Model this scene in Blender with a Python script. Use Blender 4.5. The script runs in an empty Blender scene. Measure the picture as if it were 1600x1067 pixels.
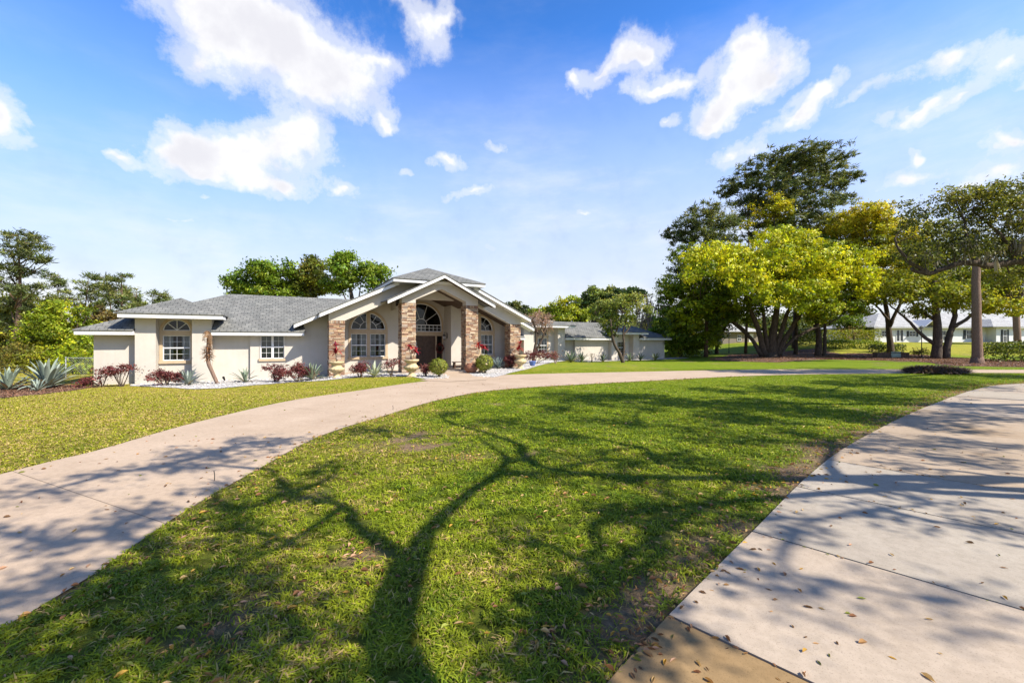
import bpy, bmesh, math, random
import numpy as np
from mathutils import Vector, Matrix
from mathutils.geometry import delaunay_2d_cdt

# ------------------------------------------------------------------ camera, sky, sun, exposure
F, HZ, CAMH = 660.0, 532.4, 2.0
SC = bpy.context.scene
COL = SC.collection
cam_d = bpy.data.cameras.new('camera')
cam = bpy.data.objects.new('camera', cam_d); COL.objects.link(cam)
cam.location = (0, 0, CAMH); cam.rotation_euler = (math.pi/2, 0, 0)
cam_d.sensor_width = 36; cam_d.lens = F/1600*36; cam_d.clip_start = 0.05; cam_d.clip_end = 3000
cam_d.shift_y = -1.1/1600
SC.camera = cam
SUN_EL, SUN_AZ = math.radians(42), math.radians(64)      # azimuth from -Y towards +X
sd = Vector((math.sin(SUN_AZ)*math.cos(SUN_EL), -math.cos(SUN_AZ)*math.cos(SUN_EL), math.sin(SUN_EL)))
sl = bpy.data.lights.new('sun', 'SUN'); sl.energy = 5.0; sl.angle = math.radians(0.55); sl.color = (1.0, 0.92, 0.80)
so = bpy.data.objects.new('sun', sl); COL.objects.link(so)
so.rotation_euler = sd.to_track_quat('Z', 'Y').to_euler(); so.location = (30, -20, 40)
SC.view_settings.view_transform = 'Standard'; SC.view_settings.look = 'None'
SC.view_settings.exposure = 0.96; SC.view_settings.gamma = 1.0
SC.cycles.max_bounces = 6; SC.cycles.transparent_max_bounces = 12
SC.cycles.diffuse_bounces = 3; SC.cycles.glossy_bounces = 2; SC.cycles.transmission_bounces = 3
SC.cycles.use_denoising = True
SC.cycles.sample_clamp_indirect = 6

W = bpy.data.worlds.new('World'); SC.world = W; W.use_nodes = True
def build_sky():
    nt = W.node_tree; N = nt.nodes; L = nt.links; N.clear()
    out = N.new('ShaderNodeOutputWorld'); bg = N.new('ShaderNodeBackground'); bg.inputs[1].default_value = 0.105
    L.new(bg.outputs[0], out.inputs[0])
    sky = N.new('ShaderNodeTexSky'); sky.sky_type = 'NISHITA'; sky.sun_disc = False
    sky.sun_elevation = SUN_EL; sky.sun_rotation = math.pi - SUN_AZ
    sky.air_density = 1.0; sky.dust_density = 0.6; sky.ozone_density = 2.2
    hs = N.new('ShaderNodeHueSaturation'); hs.inputs['Saturation'].default_value = 1.25; hs.inputs['Value'].default_value = 1.0
    L.new(sky.outputs[0], hs.inputs['Color'])
    # direction -> (azimuth, elevation)
    tc = N.new('ShaderNodeTexCoord'); sp = N.new('ShaderNodeSeparateXYZ'); L.new(tc.outputs['Generated'], sp.inputs[0])
    def math_(op, a, b=None, c=None):
        n = N.new('ShaderNodeMath'); n.operation = op
        for i, v in enumerate((a, b, c)):
            if v is None: continue
            if isinstance(v, (int, float)): n.inputs[i].default_value = v
            else: L.new(v, n.inputs[i])
        return n.outputs[0]
    az = math_('ARCTAN2', sp.outputs[0], sp.outputs[1]); el = math_('ARCSINE', sp.outputs[2])
    cb = N.new('ShaderNodeCombineXYZ'); L.new(az, cb.inputs[0]); L.new(el, cb.inputs[1])
    def noise(scale, detail, rough, vec=None, stretch=None):
        n = N.new('ShaderNodeTexNoise'); n.inputs['Scale'].default_value = scale
        n.inputs['Detail'].default_value = detail; n.inputs['Roughness'].default_value = rough
        L.new(vec if vec is not None else cb.outputs[0], n.inputs['Vector']); return n
    wn = noise(7, 4, 0.6)
    ws = N.new('ShaderNodeVectorMath'); ws.operation = 'SUBTRACT'; L.new(wn.outputs['Color'], ws.inputs[0]); ws.inputs[1].default_value = (.5, .5, .5)
    wm = N.new('ShaderNodeVectorMath'); wm.operation = 'MULTIPLY_ADD'; L.new(ws.outputs[0], wm.inputs[0]); wm.inputs[1].default_value = (.15, .12, 0); L.new(cb.outputs[0], wm.inputs[2])
    def pix(x, y):
        a = math.atan((x-800)/F); return a, math.atan((HZ-y)/F*math.cos(a))
    # x, y, rx, ry, tilt(deg), weight : cumulus puffs as seen over the roofs
    puffs = [(430, 50, 165, 105, -5, 1.2), (360, 20, 140, 60, 0, 1.2), (520, 120, 130, 62, -12, 1.15), (590, 95, 70, 30, 10, .8), (330, 95, 70, 45, 0, 1.0), (470, 150, 80, 35, 0, .7),
             (380, 235, 140, 62, 5, 1.25), (275, 225, 85, 42, 10, 1.1), (470, 215, 75, 48, 0, 1.1), (335, 270, 110, 32, -4, .95), (180, 237, 35, 14, 0, .75),
             (5, 190, 60, 62, 0, 1.25), (650, 25, 65, 45, -40, .85), (685, 20, 25, 60, -15, .7), (440, 290, 55, 24, 0, .8), (540, 288, 50, 22, 0, .8), (608, 180, 22, 20, 0, .85),
             (705, 250, 42, 24, 0, .85), (635, 268, 24, 13, 0, .75), (740, 303, 66, 18, 0, .75), (770, 215, 40, 20, 0, .55), (320, 316, 45, 13, 0, .55), (290, 348, 40, 12, 0, .5), (130, 378, 70, 24, 0, .5), (240, 388, 70, 22, 0, .45),
             (560, 385, 60, 18, 0, .5), (760, 388, 60, 16, 0, .5), (910, 325, 26, 15, 0, .7),
             (1000, 80, 50, 42, 20, 1.1), (940, 108, 75, 28, 25, 1.05), (890, 128, 28, 14, 20, .7),
             (1140, 140, 120, 50, 20, 1.2), (1210, 130, 60, 40, 20, 1.0), (1180, 75, 42, 40, 25, 1.1), (1120, 180, 55, 30, 20, 1.0), (1060, 118, 90, 30, 12, 1.1), (1010, 130, 50, 18, 10, .75), (1290, 145, 75, 28, 38, 1.05), (1235, 180, 60, 22, 20, .95), (1350, 150, 80, 24, 15, .8), (1030, 188, 26, 14, 0, .55),
             (1150, 250, 72, 38, 12, 1.15), (1480, 98, 105, 36, 12, 1.1), (1570, 80, 70, 30, 15, 1.0), (1500, 150, 120, 27, 16, 1.1), (1425, 172, 60, 18, 20, .9), (1580, 205, 45, 36, 0, 1.05), (1435, 230, 34, 16, 10, .85), (1420, 270, 115, 28, 10, 1.1), (1560, 262, 120, 34, 0, 1.0), (1520, 290, 90, 20, 0, .7), (1620, 120, 60, 30, 0, .6),
             (1800, 150, 160, 70, 0, 1.1), (1900, 350, 120, 60, 0, 1.0), (-150, 120, 140, 70, 0, 1.1), (-350, 260, 140, 60, 0, 1.0)]
    acc = None
    for (x, y, rx, ry, tilt, wt) in puffs:
        if rx < 70: wt += .28
        a0, e0 = pix(x, y); a1, _ = pix(x+rx, y); _, e1 = pix(x, y-ry)
        mp = N.new('ShaderNodeMapping'); mp.vector_type = 'TEXTURE'
        mp.inputs['Location'].default_value = (a0, e0, 0); mp.inputs['Rotation'].default_value = (0, 0, math.radians(tilt))
        mp.inputs['Scale'].default_value = (max(abs(a1-a0), .01)*1.62, max(abs(e1-e0), .008)*1.62, 1)
        L.new(wm.outputs[0], mp.inputs['Vector'])
        g = N.new('ShaderNodeTexGradient'); g.gradient_type = 'QUADRATIC_SPHERE'; L.new(mp.outputs[0], g.inputs[0])
        acc = math_('MULTIPLY_ADD', g.outputs[1], wt, acc if acc is not None else 0.0)
    n1 = noise(15, 11, 0.68)
    d = math_('MULTIPLY_ADD', n1.outputs['Fac'], 1.15, acc)
    mr = N.new('ShaderNodeMapRange'); mr.interpolation_type = 'SMOOTHSTEP'; L.new(d, mr.inputs[0])
    mr.inputs[1].default_value = 0.80; mr.inputs[2].default_value = 1.72
    gate = N.new('ShaderNodeMapRange'); L.new(acc, gate.inputs[0]); gate.inputs[1].default_value = 0.0; gate.inputs[2].default_value = 0.42
    cum = math_('MULTIPLY', mr.outputs[0], gate.outputs[0])
    # thin cirrus veil, stretched
    ms = N.new('ShaderNodeMapping'); ms.inputs['Rotation'].default_value = (0, 0, math.radians(-22)); ms.inputs['Scale'].default_value = (1.0, 3.2, 1)
    L.new(cb.outputs[0], ms.inputs['Vector'])
    n2 = noise(3.0, 7, 0.6, ms.outputs[0])
    cr = N.new('ShaderNodeMapRange'); cr.interpolation_type = 'SMOOTHSTEP'; L.new(n2.outputs['Fac'], cr.inputs[0]); cr.inputs[1].default_value = .42; cr.inputs[2].default_value = .80; cr.inputs[4].default_value = .26
    low = N.new('ShaderNodeMapRange'); L.new(el, low.inputs[0]); low.inputs[1].default_value = .03; low.inputs[2].default_value = .62; low.inputs[3].default_value = .80; low.inputs[4].default_value = 0.0
    hi = N.new('ShaderNodeMapRange'); hi.interpolation_type = 'SMOOTHSTEP'; L.new(el, hi.inputs[0]); hi.inputs[1].default_value = .32; hi.inputs[2].default_value = .60; hi.inputs[3].default_value = 1.0; hi.inputs[4].default_value = .30
    veil = math_('ADD', math_('MULTIPLY', cr.outputs[0], hi.outputs[0]), low.outputs[0])
    sunside = N.new('ShaderNodeMapRange'); sunside.interpolation_type = 'SMOOTHSTEP'; L.new(az, sunside.inputs[0]); sunside.inputs[1].default_value = -.85; sunside.inputs[2].default_value = .05; sunside.inputs[3].default_value = .45; sunside.inputs[4].default_value = 1.0
    high = N.new('ShaderNodeMapRange'); L.new(el, high.inputs[0]); high.inputs[1].default_value = .12; high.inputs[2].default_value = .42
    veil = math_('MULTIPLY', veil, math_('SUBTRACT', 1.0, math_('MULTIPLY', high.outputs[0], math_('SUBTRACT', 1.0, sunside.outputs[0]))))
    n5 = noise(26, 9, 0.72)
    d2 = math_('MULTIPLY_ADD', n5.outputs['Fac'], 1.5, acc)
    wr = N.new('ShaderNodeMapRange'); wr.interpolation_type = 'SMOOTHSTEP'; L.new(d2, wr.inputs[0]); wr.inputs[1].default_value = .72; wr.inputs[2].default_value = 1.5; wr.inputs[4].default_value = .62
    wisp = math_('MULTIPLY', wr.outputs[0], gate.outputs[0])
    tot = math_('MINIMUM', math_('MAXIMUM', math_('MAXIMUM', cum, wisp), veil), 1.0)
    n3 = noise(13, 7, 0.6)
    thick = N.new('ShaderNodeMapRange'); thick.interpolation_type = 'SMOOTHSTEP'; L.new(acc, thick.inputs[0]); thick.inputs[1].default_value = .55; thick.inputs[2].default_value = 1.9
    gsum = math_('MULTIPLY_ADD', n3.outputs['Fac'], 1.5, math_('MULTIPLY', thick.outputs[0], .55))
    shade = N.new('ShaderNodeMapRange'); shade.interpolation_type = 'SMOOTHSTEP'; L.new(gsum, shade.inputs[0]); shade.inputs[1].default_value = .62; shade.inputs[2].default_value = 1.45; shade.inputs[3].default_value = 5.3; shade.inputs[4].default_value = 4.25
    cc = N.new('ShaderNodeCombineColor'); L.new(shade.outputs[0], cc.inputs[0]); L.new(math_('MULTIPLY', shade.outputs[0], 1.0), cc.inputs[1]); L.new(math_('MULTIPLY_ADD', shade.outputs[0], .80, 1.15), cc.inputs[2])
    mx = N.new('ShaderNodeMix'); mx.data_type = 'RGBA'; L.new(tot, mx.inputs['Factor'])
    hz_ = N.new('ShaderNodeMapRange'); hz_.interpolation_type = 'SMOOTHSTEP'; L.new(el, hz_.inputs[0]); hz_.inputs[1].default_value = -.02; hz_.inputs[2].default_value = .42; hz_.inputs[3].default_value = .42; hz_.inputs[4].default_value = 1.32
    zn_ = N.new('ShaderNodeMapRange'); zn_.interpolation_type = 'SMOOTHSTEP'; L.new(el, zn_.inputs[0]); zn_.inputs[1].default_value = .40; zn_.inputs[2].default_value = 1.15; zn_.inputs[3].default_value = 1.0; zn_.inputs[4].default_value = .45
    sc_ = N.new('ShaderNodeVectorMath'); sc_.operation = 'SCALE'; L.new(hs.outputs[0], sc_.inputs[0]); L.new(math_('MULTIPLY', hz_.outputs[0], zn_.outputs[0]), sc_.inputs['Scale'])
    tn = N.new('ShaderNodeVectorMath'); tn.operation = 'MULTIPLY'; L.new(sc_.outputs[0], tn.inputs[0]); tn.inputs[1].default_value = (.70, .94, 1.26)
    L.new(tn.outputs[0], mx.inputs['A']); L.new(cc.outputs[0], mx.inputs['B']); L.new(mx.outputs['Result'], bg.inputs[0])
build_sky()

# ------------------------------------------------------------------ helpers
RNG = np.random.default_rng(7)
random.seed(7)
def sstep(a, b, x):
    t = np.clip((np.asarray(x, float)-a)/(b-a), 0, 1); return t*t*(3-2*t)
def gz(x, y):
    x = np.asarray(x, float); y = np.asarray(y, float)
    z = -0.25*sstep(-8, -13, x)*sstep(13, 20, y)*sstep(60, 40, y)
    z = z - 0.25*sstep(2, 9, x)*sstep(32, 42, y)*sstep(70, 52, y)*sstep(32, 22, x)
    z = z + 1.75*sstep(50, 71, y)*sstep(26, 46, x)
    return z
def gzf(x, y): return float(gz(x, y))
def G(px, py):
    """ground point seen at photo pixel (px, py)"""
    z = 0.0
    for _ in range(40):
        D = F*(CAMH-z)/(py-HZ); D = min(max(D, .1), 300)
        X = (px-800)/F*D; z = .5*z+.5*gzf(X, D)
    return Vector((X, D, gzf(X, D)))
def A(px, py, D): return Vector(((px-800)/F*D, D, CAMH+(HZ-py)*D/F))
def vnoise(x, y, seed=0):
    x = np.asarray(x, float); y = np.asarray(y, float)
    xi = np.floor(x).astype(np.int64); yi = np.floor(y).astype(np.int64); fx = x-xi; fy = y-yi
    def h(a, b):
        v = (a*374761393 + b*668265263 + seed*1442695041) & 0x7fffffff
        v = ((v ^ (v >> 13))*1274126177) & 0x7fffffff
        return ((v ^ (v >> 16)) & 0xffff)/65535.0
    u = fx*fx*(3-2*fx); v = fy*fy*(3-2*fy)
    return (h(xi, yi)*(1-u)+h(xi+1, yi)*u)*(1-v)+(h(xi, yi+1)*(1-u)+h(xi+1, yi+1)*u)*v
def fbm(x, y, o=4, seed=0):
    s = 0; a = .5
    for i in range(o): s = s+a*vnoise(np.asarray(x)*2**i, np.asarray(y)*2**i, seed+i*17); a *= .5
    return s/(1-.5**o)
def pip(px, py, poly):
    px = np.asarray(px); py = np.asarray(py); inside = np.zeros(px.shape, bool); n = len(poly)
    for i in range(n):
        x0, y0 = poly[i]; x1, y1 = poly[(i+1) % n]
        if y0 == y1: continue
        c = ((y0 > py) != (y1 > py)) & (px < (x1-x0)*(py-y0)/(y1-y0)+x0); inside ^= c
    return inside
def catmull(pts, n=6):
    P = [np.array(p, float) for p in pts]; P = [2*P[0]-P[1]]+P+[2*P[-1]-P[-2]]; out = []
    for i in range(1, len(P)-2):
        for k in range(n):
            t = k/n; a, b, c, d = P[i-1:i+3]
            out.append(.5*((2*b)+(c-a)*t+(2*a-5*b+4*c-d)*t*t+(3*b-a-3*c+d)*t**3))
    out.append(P[-2]); return out
def resample(pts, n):
    P = np.array(pts, float); s = np.r_[0, np.cumsum(np.linalg.norm(np.diff(P, axis=0), axis=1))]
    q = np.linspace(0, s[-1], n); return np.stack([np.interp(q, s, P[:, k]) for k in range(P.shape[1])], 1)

def link(o, parent=None):
    COL.objects.link(o)
    if parent is not None: o.parent = parent
    return o
def tag(o, label=None, cat=None, group=None, kind=None):
    if label: o['label'] = label
    if cat: o['category'] = cat
    if group: o['group'] = group
    if kind: o['kind'] = kind
    return o
def empty(name, loc, rz=0, label=None, cat=None, group=None):
    o = bpy.data.objects.new(name, None); link(o); o.location = loc; o.rotation_euler = (0, 0, rz); o.empty_display_size = .3
    return tag(o, label, cat, group)
def np_mesh(name, V, quads, mat, parent=None, col=None, smooth=False, loc=None):
    """quads (M,4) or tris (M,3) numpy"""
    me = bpy.data.meshes.new(name); V = np.ascontiguousarray(V, dtype=np.float32); Q = np.ascontiguousarray(quads, dtype=np.int32)
    k = Q.shape[1]
    me.vertices.add(len(V)); me.vertices.foreach_set('co', V.ravel())
    me.loops.add(Q.size); me.loops.foreach_set('vertex_index', Q.ravel())
    me.polygons.add(len(Q)); me.polygons.foreach_set('loop_start', np.arange(0, Q.size, k, dtype=np.int32))
    if smooth: me.polygons.foreach_set('use_smooth', np.ones(len(Q), bool))
    me.update(calc_edges=True); me.validate()
    if col is not None:
        c = np.ones((len(V), 4), np.float32); c[:, :3] = col
        a = me.color_attributes.new('Col', 'FLOAT_COLOR', 'POINT'); a.data.foreach_set('color', c.ravel())
    me.materials.append(mat)
    o = bpy.data.objects.new(name, me); link(o, parent)
    if loc is not None: o.location = loc
    return o
class MB:
    def __init__(s): s.v = []; s.f = []; s.c = []; s.cur = None
    def add(s, vs, fs):
        b = len(s.v); s.v += [tuple(v) for v in vs]; s.f += [tuple(b+i for i in f) for f in fs]
        s.c += [s.cur or (1, 1, 1)]*len(vs); return s
    def box(s, x0, x1, y0, y1, z0, z1):
        x0, x1 = min(x0, x1), max(x0, x1); y0, y1 = min(y0, y1), max(y0, y1); z0, z1 = min(z0, z1), max(z0, z1)
        return s.add([(x0, y0, z0), (x1, y0, z0), (x1, y1, z0), (x0, y1, z0), (x0, y0, z1), (x1, y0, z1), (x1, y1, z1), (x0, y1, z1)],
              [(3, 2, 1, 0), (4, 5, 6, 7), (0, 1, 5, 4), (1, 2, 6, 5), (2, 3, 7, 6), (3, 0, 4, 7)])
    def prism(s, poly, y0, y1):
        """polygon in (x,z), extruded along y"""
        n = len(poly)
        vs = [(p[0], y0, p[1]) for p in poly]+[(p[0], y1, p[1]) for p in poly]
        return s.add(vs, [tuple(range(n)), tuple(range(2*n-1, n-1, -1))]+[((i+1) % n, i, n+i, n+(i+1) % n) for i in range(n)])
    def slab(s, poly, th):
        """3d polygon given a vertical thickness downwards"""
        n = len(poly); vs = list(poly)+[(p[0], p[1], p[2]-th) for p in poly]
        return s.add(vs, [tuple(range(n)), tuple(range(2*n-1, n-1, -1))]+[((i+1) % n, i, n+i, n+(i+1) % n) for i in range(n)])
    def tube(s, pts, rad, n=6, cap=True):
        P = [Vector(p) for p in pts]; m = len(P)
        if isinstance(rad, (int, float)): rad = [rad]*m
        b = len(s.v); up = None
        for i, p in enumerate(P):
            t = (P[min(i+1, m-1)]-P[max(i-1, 0)]); t = t.normalized() if t.length > 1e-9 else Vector((0, 0, 1))
            if up is None: up = Vector((1, 0, 0)) if abs(t.x) < .8 else Vector((0, 1, 0))
            u = (up-t*up.dot(t)); u = u.normalized() if u.length > 1e-6 else t.orthogonal().normalized(); up = u; w = t.cross(u)
            for k in range(n):
                a = 2*math.pi*k/n; s.v.append(tuple(p+(u*math.cos(a)+w*math.sin(a))*rad[i]))
            s.c += [s.cur or (1, 1, 1)]*n
        for i in range(m-1):
            for k in range(n): s.f.append((b+i*n+k, b+i*n+(k+1) % n, b+(i+1)*n+(k+1) % n, b+(i+1)*n+k))
        if cap: s.f.append(tuple(b+k for k in range(n-1, -1, -1))); s.f.append(tuple(b+(m-1)*n+k for k in range(n)))
        return s
    def lathe(s, prof, n=20, c=(0, 0, 0), lobes=0, amp=0, lob=None):
        b = len(s.v); m = len(prof)
        for i, (r, z) in enumerate(prof):
            for k in range(n):
                a = 2*math.pi*k/n; rr = r
                if lobes and (lob is None or lob[0] <= i <= lob[1]): rr = r*(1+amp*abs(math.cos(a*lobes/2)))
                s.v.append((c[0]+rr*math.cos(a), c[1]+rr*math.sin(a), c[2]+z))
            s.c += [s.cur or (1, 1, 1)]*n
        for i in range(m-1):
            for k in range(n): s.f.append((b+i*n+k, b+i*n+(k+1) % n, b+(i+1)*n+(k+1) % n, b+(i+1)*n+k))
        s.f.append(tuple(b+k for k in range(n-1, -1, -1))); s.f.append(tuple(b+(m-1)*n+k for k in range(n)))
        return s
    def build(s, name, mat, parent=None, smooth=False, loc=None, col=False):
        me = bpy.data.meshes.new(name); me.from_pydata(s.v, [], s.f); me.validate(); me.update()
        if col:
            a = me.color_attributes.new('Col', 'FLOAT_COLOR', 'POINT'); c = np.ones((len(s.v), 4), np.float32); c[:, :3] = np.array(s.c)
            if len(me.vertices) == len(s.v): a.data.foreach_set('color', c.ravel())
        if smooth: me.polygons.foreach_set('use_smooth', np.ones(len(me.polygons), bool))
        me.materials.append(mat); o = bpy.data.objects.new(name, me); link(o, parent)
        if loc is not None: o.location = loc
        return o

# ------------------------------------------------------------------ materials
def new_mat(name):
    m = bpy.data.materials.new(name); m.use_nodes = True; nt = m.node_tree
    return m, nt, nt.nodes, nt.links, nt.nodes['Principled BSDF']
def ramp(N, stops):
    r = N.new('ShaderNodeValToRGB'); e = r.color_ramp.elements
    while len(e) < len(stops): e.new(.5)
    for i, (p, c) in enumerate(stops): e[i].position = p; e[i].color = (*c, 1)
    return r
def nz(N, L, scale, detail=4, rough=.55, vec=None):
    n = N.new('ShaderNodeTexNoise'); n.inputs['Scale'].default_value = scale; n.inputs['Detail'].default_value = detail; n.inputs['Roughness'].default_value = rough
    if vec is not None: L.new(vec, n.inputs['Vector'])
    return n
def bump(N, L, src, strength, dist, bs):
    b = N.new('ShaderNodeBump'); b.inputs['Strength'].default_value = strength; b.inputs['Distance'].default_value = dist
    L.new(src, b.inputs['Height']); L.new(b.outputs[0], bs.inputs['Normal']); return b
def mixc(N, L, fac, a, b, mode='MIX'):
    m = N.new('ShaderNodeMix'); m.data_type = 'RGBA'; m.blend_type = mode
    for k, v in (('Factor', fac), ('A', a), ('B', b)):
        if isinstance(v, (int, float)): m.inputs[k].default_value = v
        elif isinstance(v, tuple): m.inputs[k].default_value = (*v, 1)
        else: L.new(v, m.inputs[k])
    return m.outputs['Result']
def noisy(name, c0, c1, scale, rough=.8, bscale=None, bst=.3, bd=.01, spec=.3, detail=5):
    m, nt, N, L, bs = new_mat(name); tc = N.new('ShaderNodeTexCoord')
    n = nz(N, L, scale, detail, .6, tc.outputs['Object']); r = ramp(N, [(.3, c0), (.7, c1)]); L.new(n.outputs['Fac'], r.inputs[0]); L.new(r.outputs[0], bs.inputs['Base Color'])
    bs.inputs['Roughness'].default_value = rough; bs.inputs['Specular IOR Level'].default_value = spec
    if bscale:
        n2 = nz(N, L, bscale, 4, .6, tc.outputs['Object']); bump(N, L, n2.outputs['Fac'], bst, bd, bs)
    return m
def vcol(name, rough=.6, spec=.3, transl=0.0, tint=(1, 1, 1), var=0.0):
    m, nt, N, L, bs = new_mat(name); a = N.new('ShaderNodeVertexColor'); a.layer_name = 'Col'
    col = a.outputs[0]
    if tint != (1, 1, 1): col = mixc(N, L, 1.0, col, tint, 'MULTIPLY')
    if var:
        tc = N.new('ShaderNodeTexCoord'); n = nz(N, L, 30, 3, .6, tc.outputs['Object']); r = ramp(N, [(.3, (1-var,)*3), (.7, (1+var,)*3)]); L.new(n.outputs['Fac'], r.inputs[0]); col = mixc(N, L, 1.0, col, r.outputs[0], 'MULTIPLY')
    L.new(col, bs.inputs['Base Color']); bs.inputs['Roughness'].default_value = rough; bs.inputs['Specular IOR Level'].default_value = spec
    if transl:
        t = N.new('ShaderNodeBsdfTranslucent'); L.new(mixc(N, L, 1.0, col, (1.25, 1.2, .6), 'MULTIPLY'), t.inputs[0])
        mx = N.new('ShaderNodeMixShader'); mx.inputs[0].default_value = transl; L.new(bs.outputs[0], mx.inputs[1]); L.new(t.outputs[0], mx.inputs[2]); L.new(mx.outputs[0], N['Material Output'].inputs[0])
    return m
M = {}
M['leaf'] = vcol('leaf', .5, .28, .38)
M['grassblade'] = vcol('grass_blade', .55, .22, .35)
M['succulent'] = vcol('succulent', .5, .35, .06, var=.12)
M['dryleaf'] = vcol('dry_leaf', .7, .2, .2)
M['stone'] = vcol('stacked_stone', .88, .25, 0, var=.28)
def mat_stucco(name, c0, c1):
    m, nt, N, L, bs = new_mat(name); tc = N.new('ShaderNodeTexCoord')
    n = nz(N, L, .9, 6, .65, tc.outputs['Object']); r = ramp(N, [(.3, c0), (.7, c1)]); L.new(n.outputs['Fac'], r.inputs[0])
    mp = N.new('ShaderNodeMapping'); mp.inputs['Scale'].default_value = (5, 5, .5); L.new(tc.outputs['Object'], mp.inputs[0])
    n3 = nz(N, L, 1, 4, .6, mp.outputs[0]); r3 = ramp(N, [(.35, (.97, .965, .955)), (.6, (1, 1, 1))]); L.new(n3.outputs['Fac'], r3.inputs[0])
    L.new(mixc(N, L, 1.0, r.outputs[0], r3.outputs[0], 'MULTIPLY'), bs.inputs['Base Color']); bs.inputs['Roughness'].default_value = .92; bs.inputs['Specular IOR Level'].default_value = .15
    n2 = nz(N, L, 55, 4, .6, tc.outputs['Object']); bump(N, L, n2.outputs['Fac'], .35, .01, bs); return m
M['stucco'] = mat_stucco('cream_stucco', (.435, .40, .345), (.49, .452, .395))
M['trim'] = noisy('white_trim', (0.622, 0.613, 0.596), (0.689, 0.680, 0.664), 3, .5)
M['tan'] = noisy('tan_trim', (.38, .285, .18), (.44, .34, .225), 4, .8, 40, .2)
M['vinyl'] = noisy('white_vinyl', (0.655, 0.655, 0.647), (0.697, 0.697, 0.689), 6, .35)
M['ceil'] = noisy('brown_soffit', (.055, .034, .022), (.085, .055, .036), 6, .7)
def mat_shingle(name, c0, c1, c2):
    m, nt, N, L, bs = new_mat(name); tc = N.new('ShaderNodeTexCoord'); sp = N.new('ShaderNodeSeparateXYZ'); L.new(tc.outputs['Object'], sp.inputs[0])
    geo = N.new('ShaderNodeNewGeometry'); vt = N.new('ShaderNodeVectorTransform'); vt.vector_type = 'NORMAL'; vt.convert_from = 'WORLD'; vt.convert_to = 'OBJECT'; L.new(geo.outputs['True Normal'], vt.inputs[0])
    sn = N.new('ShaderNodeSeparateXYZ'); L.new(vt.outputs[0], sn.inputs[0])
    def m_(op, a, b=None):
        n = N.new('ShaderNodeMath'); n.operation = op
        for i, v in enumerate((a, b)):
            if v is None: continue
            if isinstance(v, (int, float)): n.inputs[i].default_value = v
            else: L.new(v, n.inputs[i])
        return n.outputs[0]
    sel = m_('GREATER_THAN', m_('ABSOLUTE', sn.outputs[0]), m_('ABSOLUTE', sn.outputs[1]))
    u = N.new('ShaderNodeMix'); L.new(sel, u.inputs['Factor']); L.new(sp.outputs[0], u.inputs['A']); L.new(sp.outputs[1], u.inputs['B'])
    cb = N.new('ShaderNodeCombineXYZ'); L.new(u.outputs['Result'], cb.inputs[0]); L.new(m_('MULTIPLY', sp.outputs[2], 2.4), cb.inputs[1])
    br = N.new('ShaderNodeTexBrick'); L.new(cb.outputs[0], br.inputs[0]); br.inputs['Scale'].default_value = 1.0; br.inputs['Brick Width'].default_value = .33; br.inputs['Row Height'].default_value = .30; br.inputs['Mortar Size'].default_value = .014; br.inputs['Bias'].default_value = 0.0
    br.inputs['Color1'].default_value = (*c0, 1); br.inputs['Color2'].default_value = (*c1, 1); br.inputs['Mortar'].default_value = (*c2, 1)
    n = nz(N, L, 1.4, 6, .7, tc.outputs['Object']); r = ramp(N, [(.3, (.72, .72, .73)), (.7, (1.2, 1.2, 1.19))]); L.new(n.outputs['Fac'], r.inputs[0])
    n4 = nz(N, L, 26, 3, .6, tc.outputs['Object']); r4 = ramp(N, [(.3, (.72, .72, .72)), (.7, (1.25, 1.25, 1.25))]); L.new(n4.outputs['Fac'], r4.inputs[0])
    c = mixc(N, L, 1.0, br.outputs[0], r.outputs[0], 'MULTIPLY'); L.new(mixc(N, L, 1.0, c, r4.outputs[0], 'MULTIPLY'), bs.inputs['Base Color'])
    bs.inputs['Roughness'].default_value = .95; bs.inputs['Specular IOR Level'].default_value = .2
    b1 = bump(N, L, br.outputs[1], .8, .02, bs); b1.invert = True; return m
M['shingle'] = mat_shingle('grey_shingle', (.135, .138, .130), (.185, .184, .170), (.07, .072, .068))
M['pale_shingle'] = mat_shingle('pale_shingle', (.34, .34, .33), (.40, .40, .39), (.2, .2, .2))
def mat_glass():
    m, nt, N, L, bs = new_mat('window_glass'); o = N['Material Output']
    tr = N.new('ShaderNodeBsdfTransparent'); tr.inputs[0].default_value = (.78, .82, .82, 1); gl = N.new('ShaderNodeBsdfGlossy'); gl.inputs['Roughness'].default_value = .02
    fr = N.new('ShaderNodeFresnel'); fr.inputs[0].default_value = 1.5; mx = N.new('ShaderNodeMixShader'); L.new(fr.outputs[0], mx.inputs[0]); L.new(tr.outputs[0], mx.inputs[1]); L.new(gl.outputs[0], mx.inputs[2]); L.new(mx.outputs[0], o.inputs[0]); return m
M['glass'] = mat_glass()
M['curtain'] = noisy('sheer_curtain', (0.353, 0.353, 0.344), (0.462, 0.462, 0.445), 3, .9)
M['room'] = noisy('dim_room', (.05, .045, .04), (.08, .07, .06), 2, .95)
M['wood_dark'] = noisy('dark_wood', (.045, .026, .017), (.085, .05, .032), 5, .4)
M['iron'] = noisy('black_iron', (.012, .012, .013), (.03, .03, .03), 8, .45)
M['urn'] = noisy('cream_cast_stone', (.36, .27, .14), (.56, .45, .27), 7, .85, 30, .5, .02)
M['terracotta'] = noisy('terracotta', (.20, .085, .05), (.28, .13, .075), 5, .8, 25, .3)
M['soil'] = noisy('potting_soil', (.02, .014, .01), (.05, .035, .024), 20, .95)
M['blue_glaze'] = noisy('blue_glaze', (.05, .10, .32), (.10, .17, .42), 5, .25, spec=.5)
M['steel'] = noisy('galvanised_steel', (.30, .31, .32), (.42, .43, .43), 6, .45)
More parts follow.
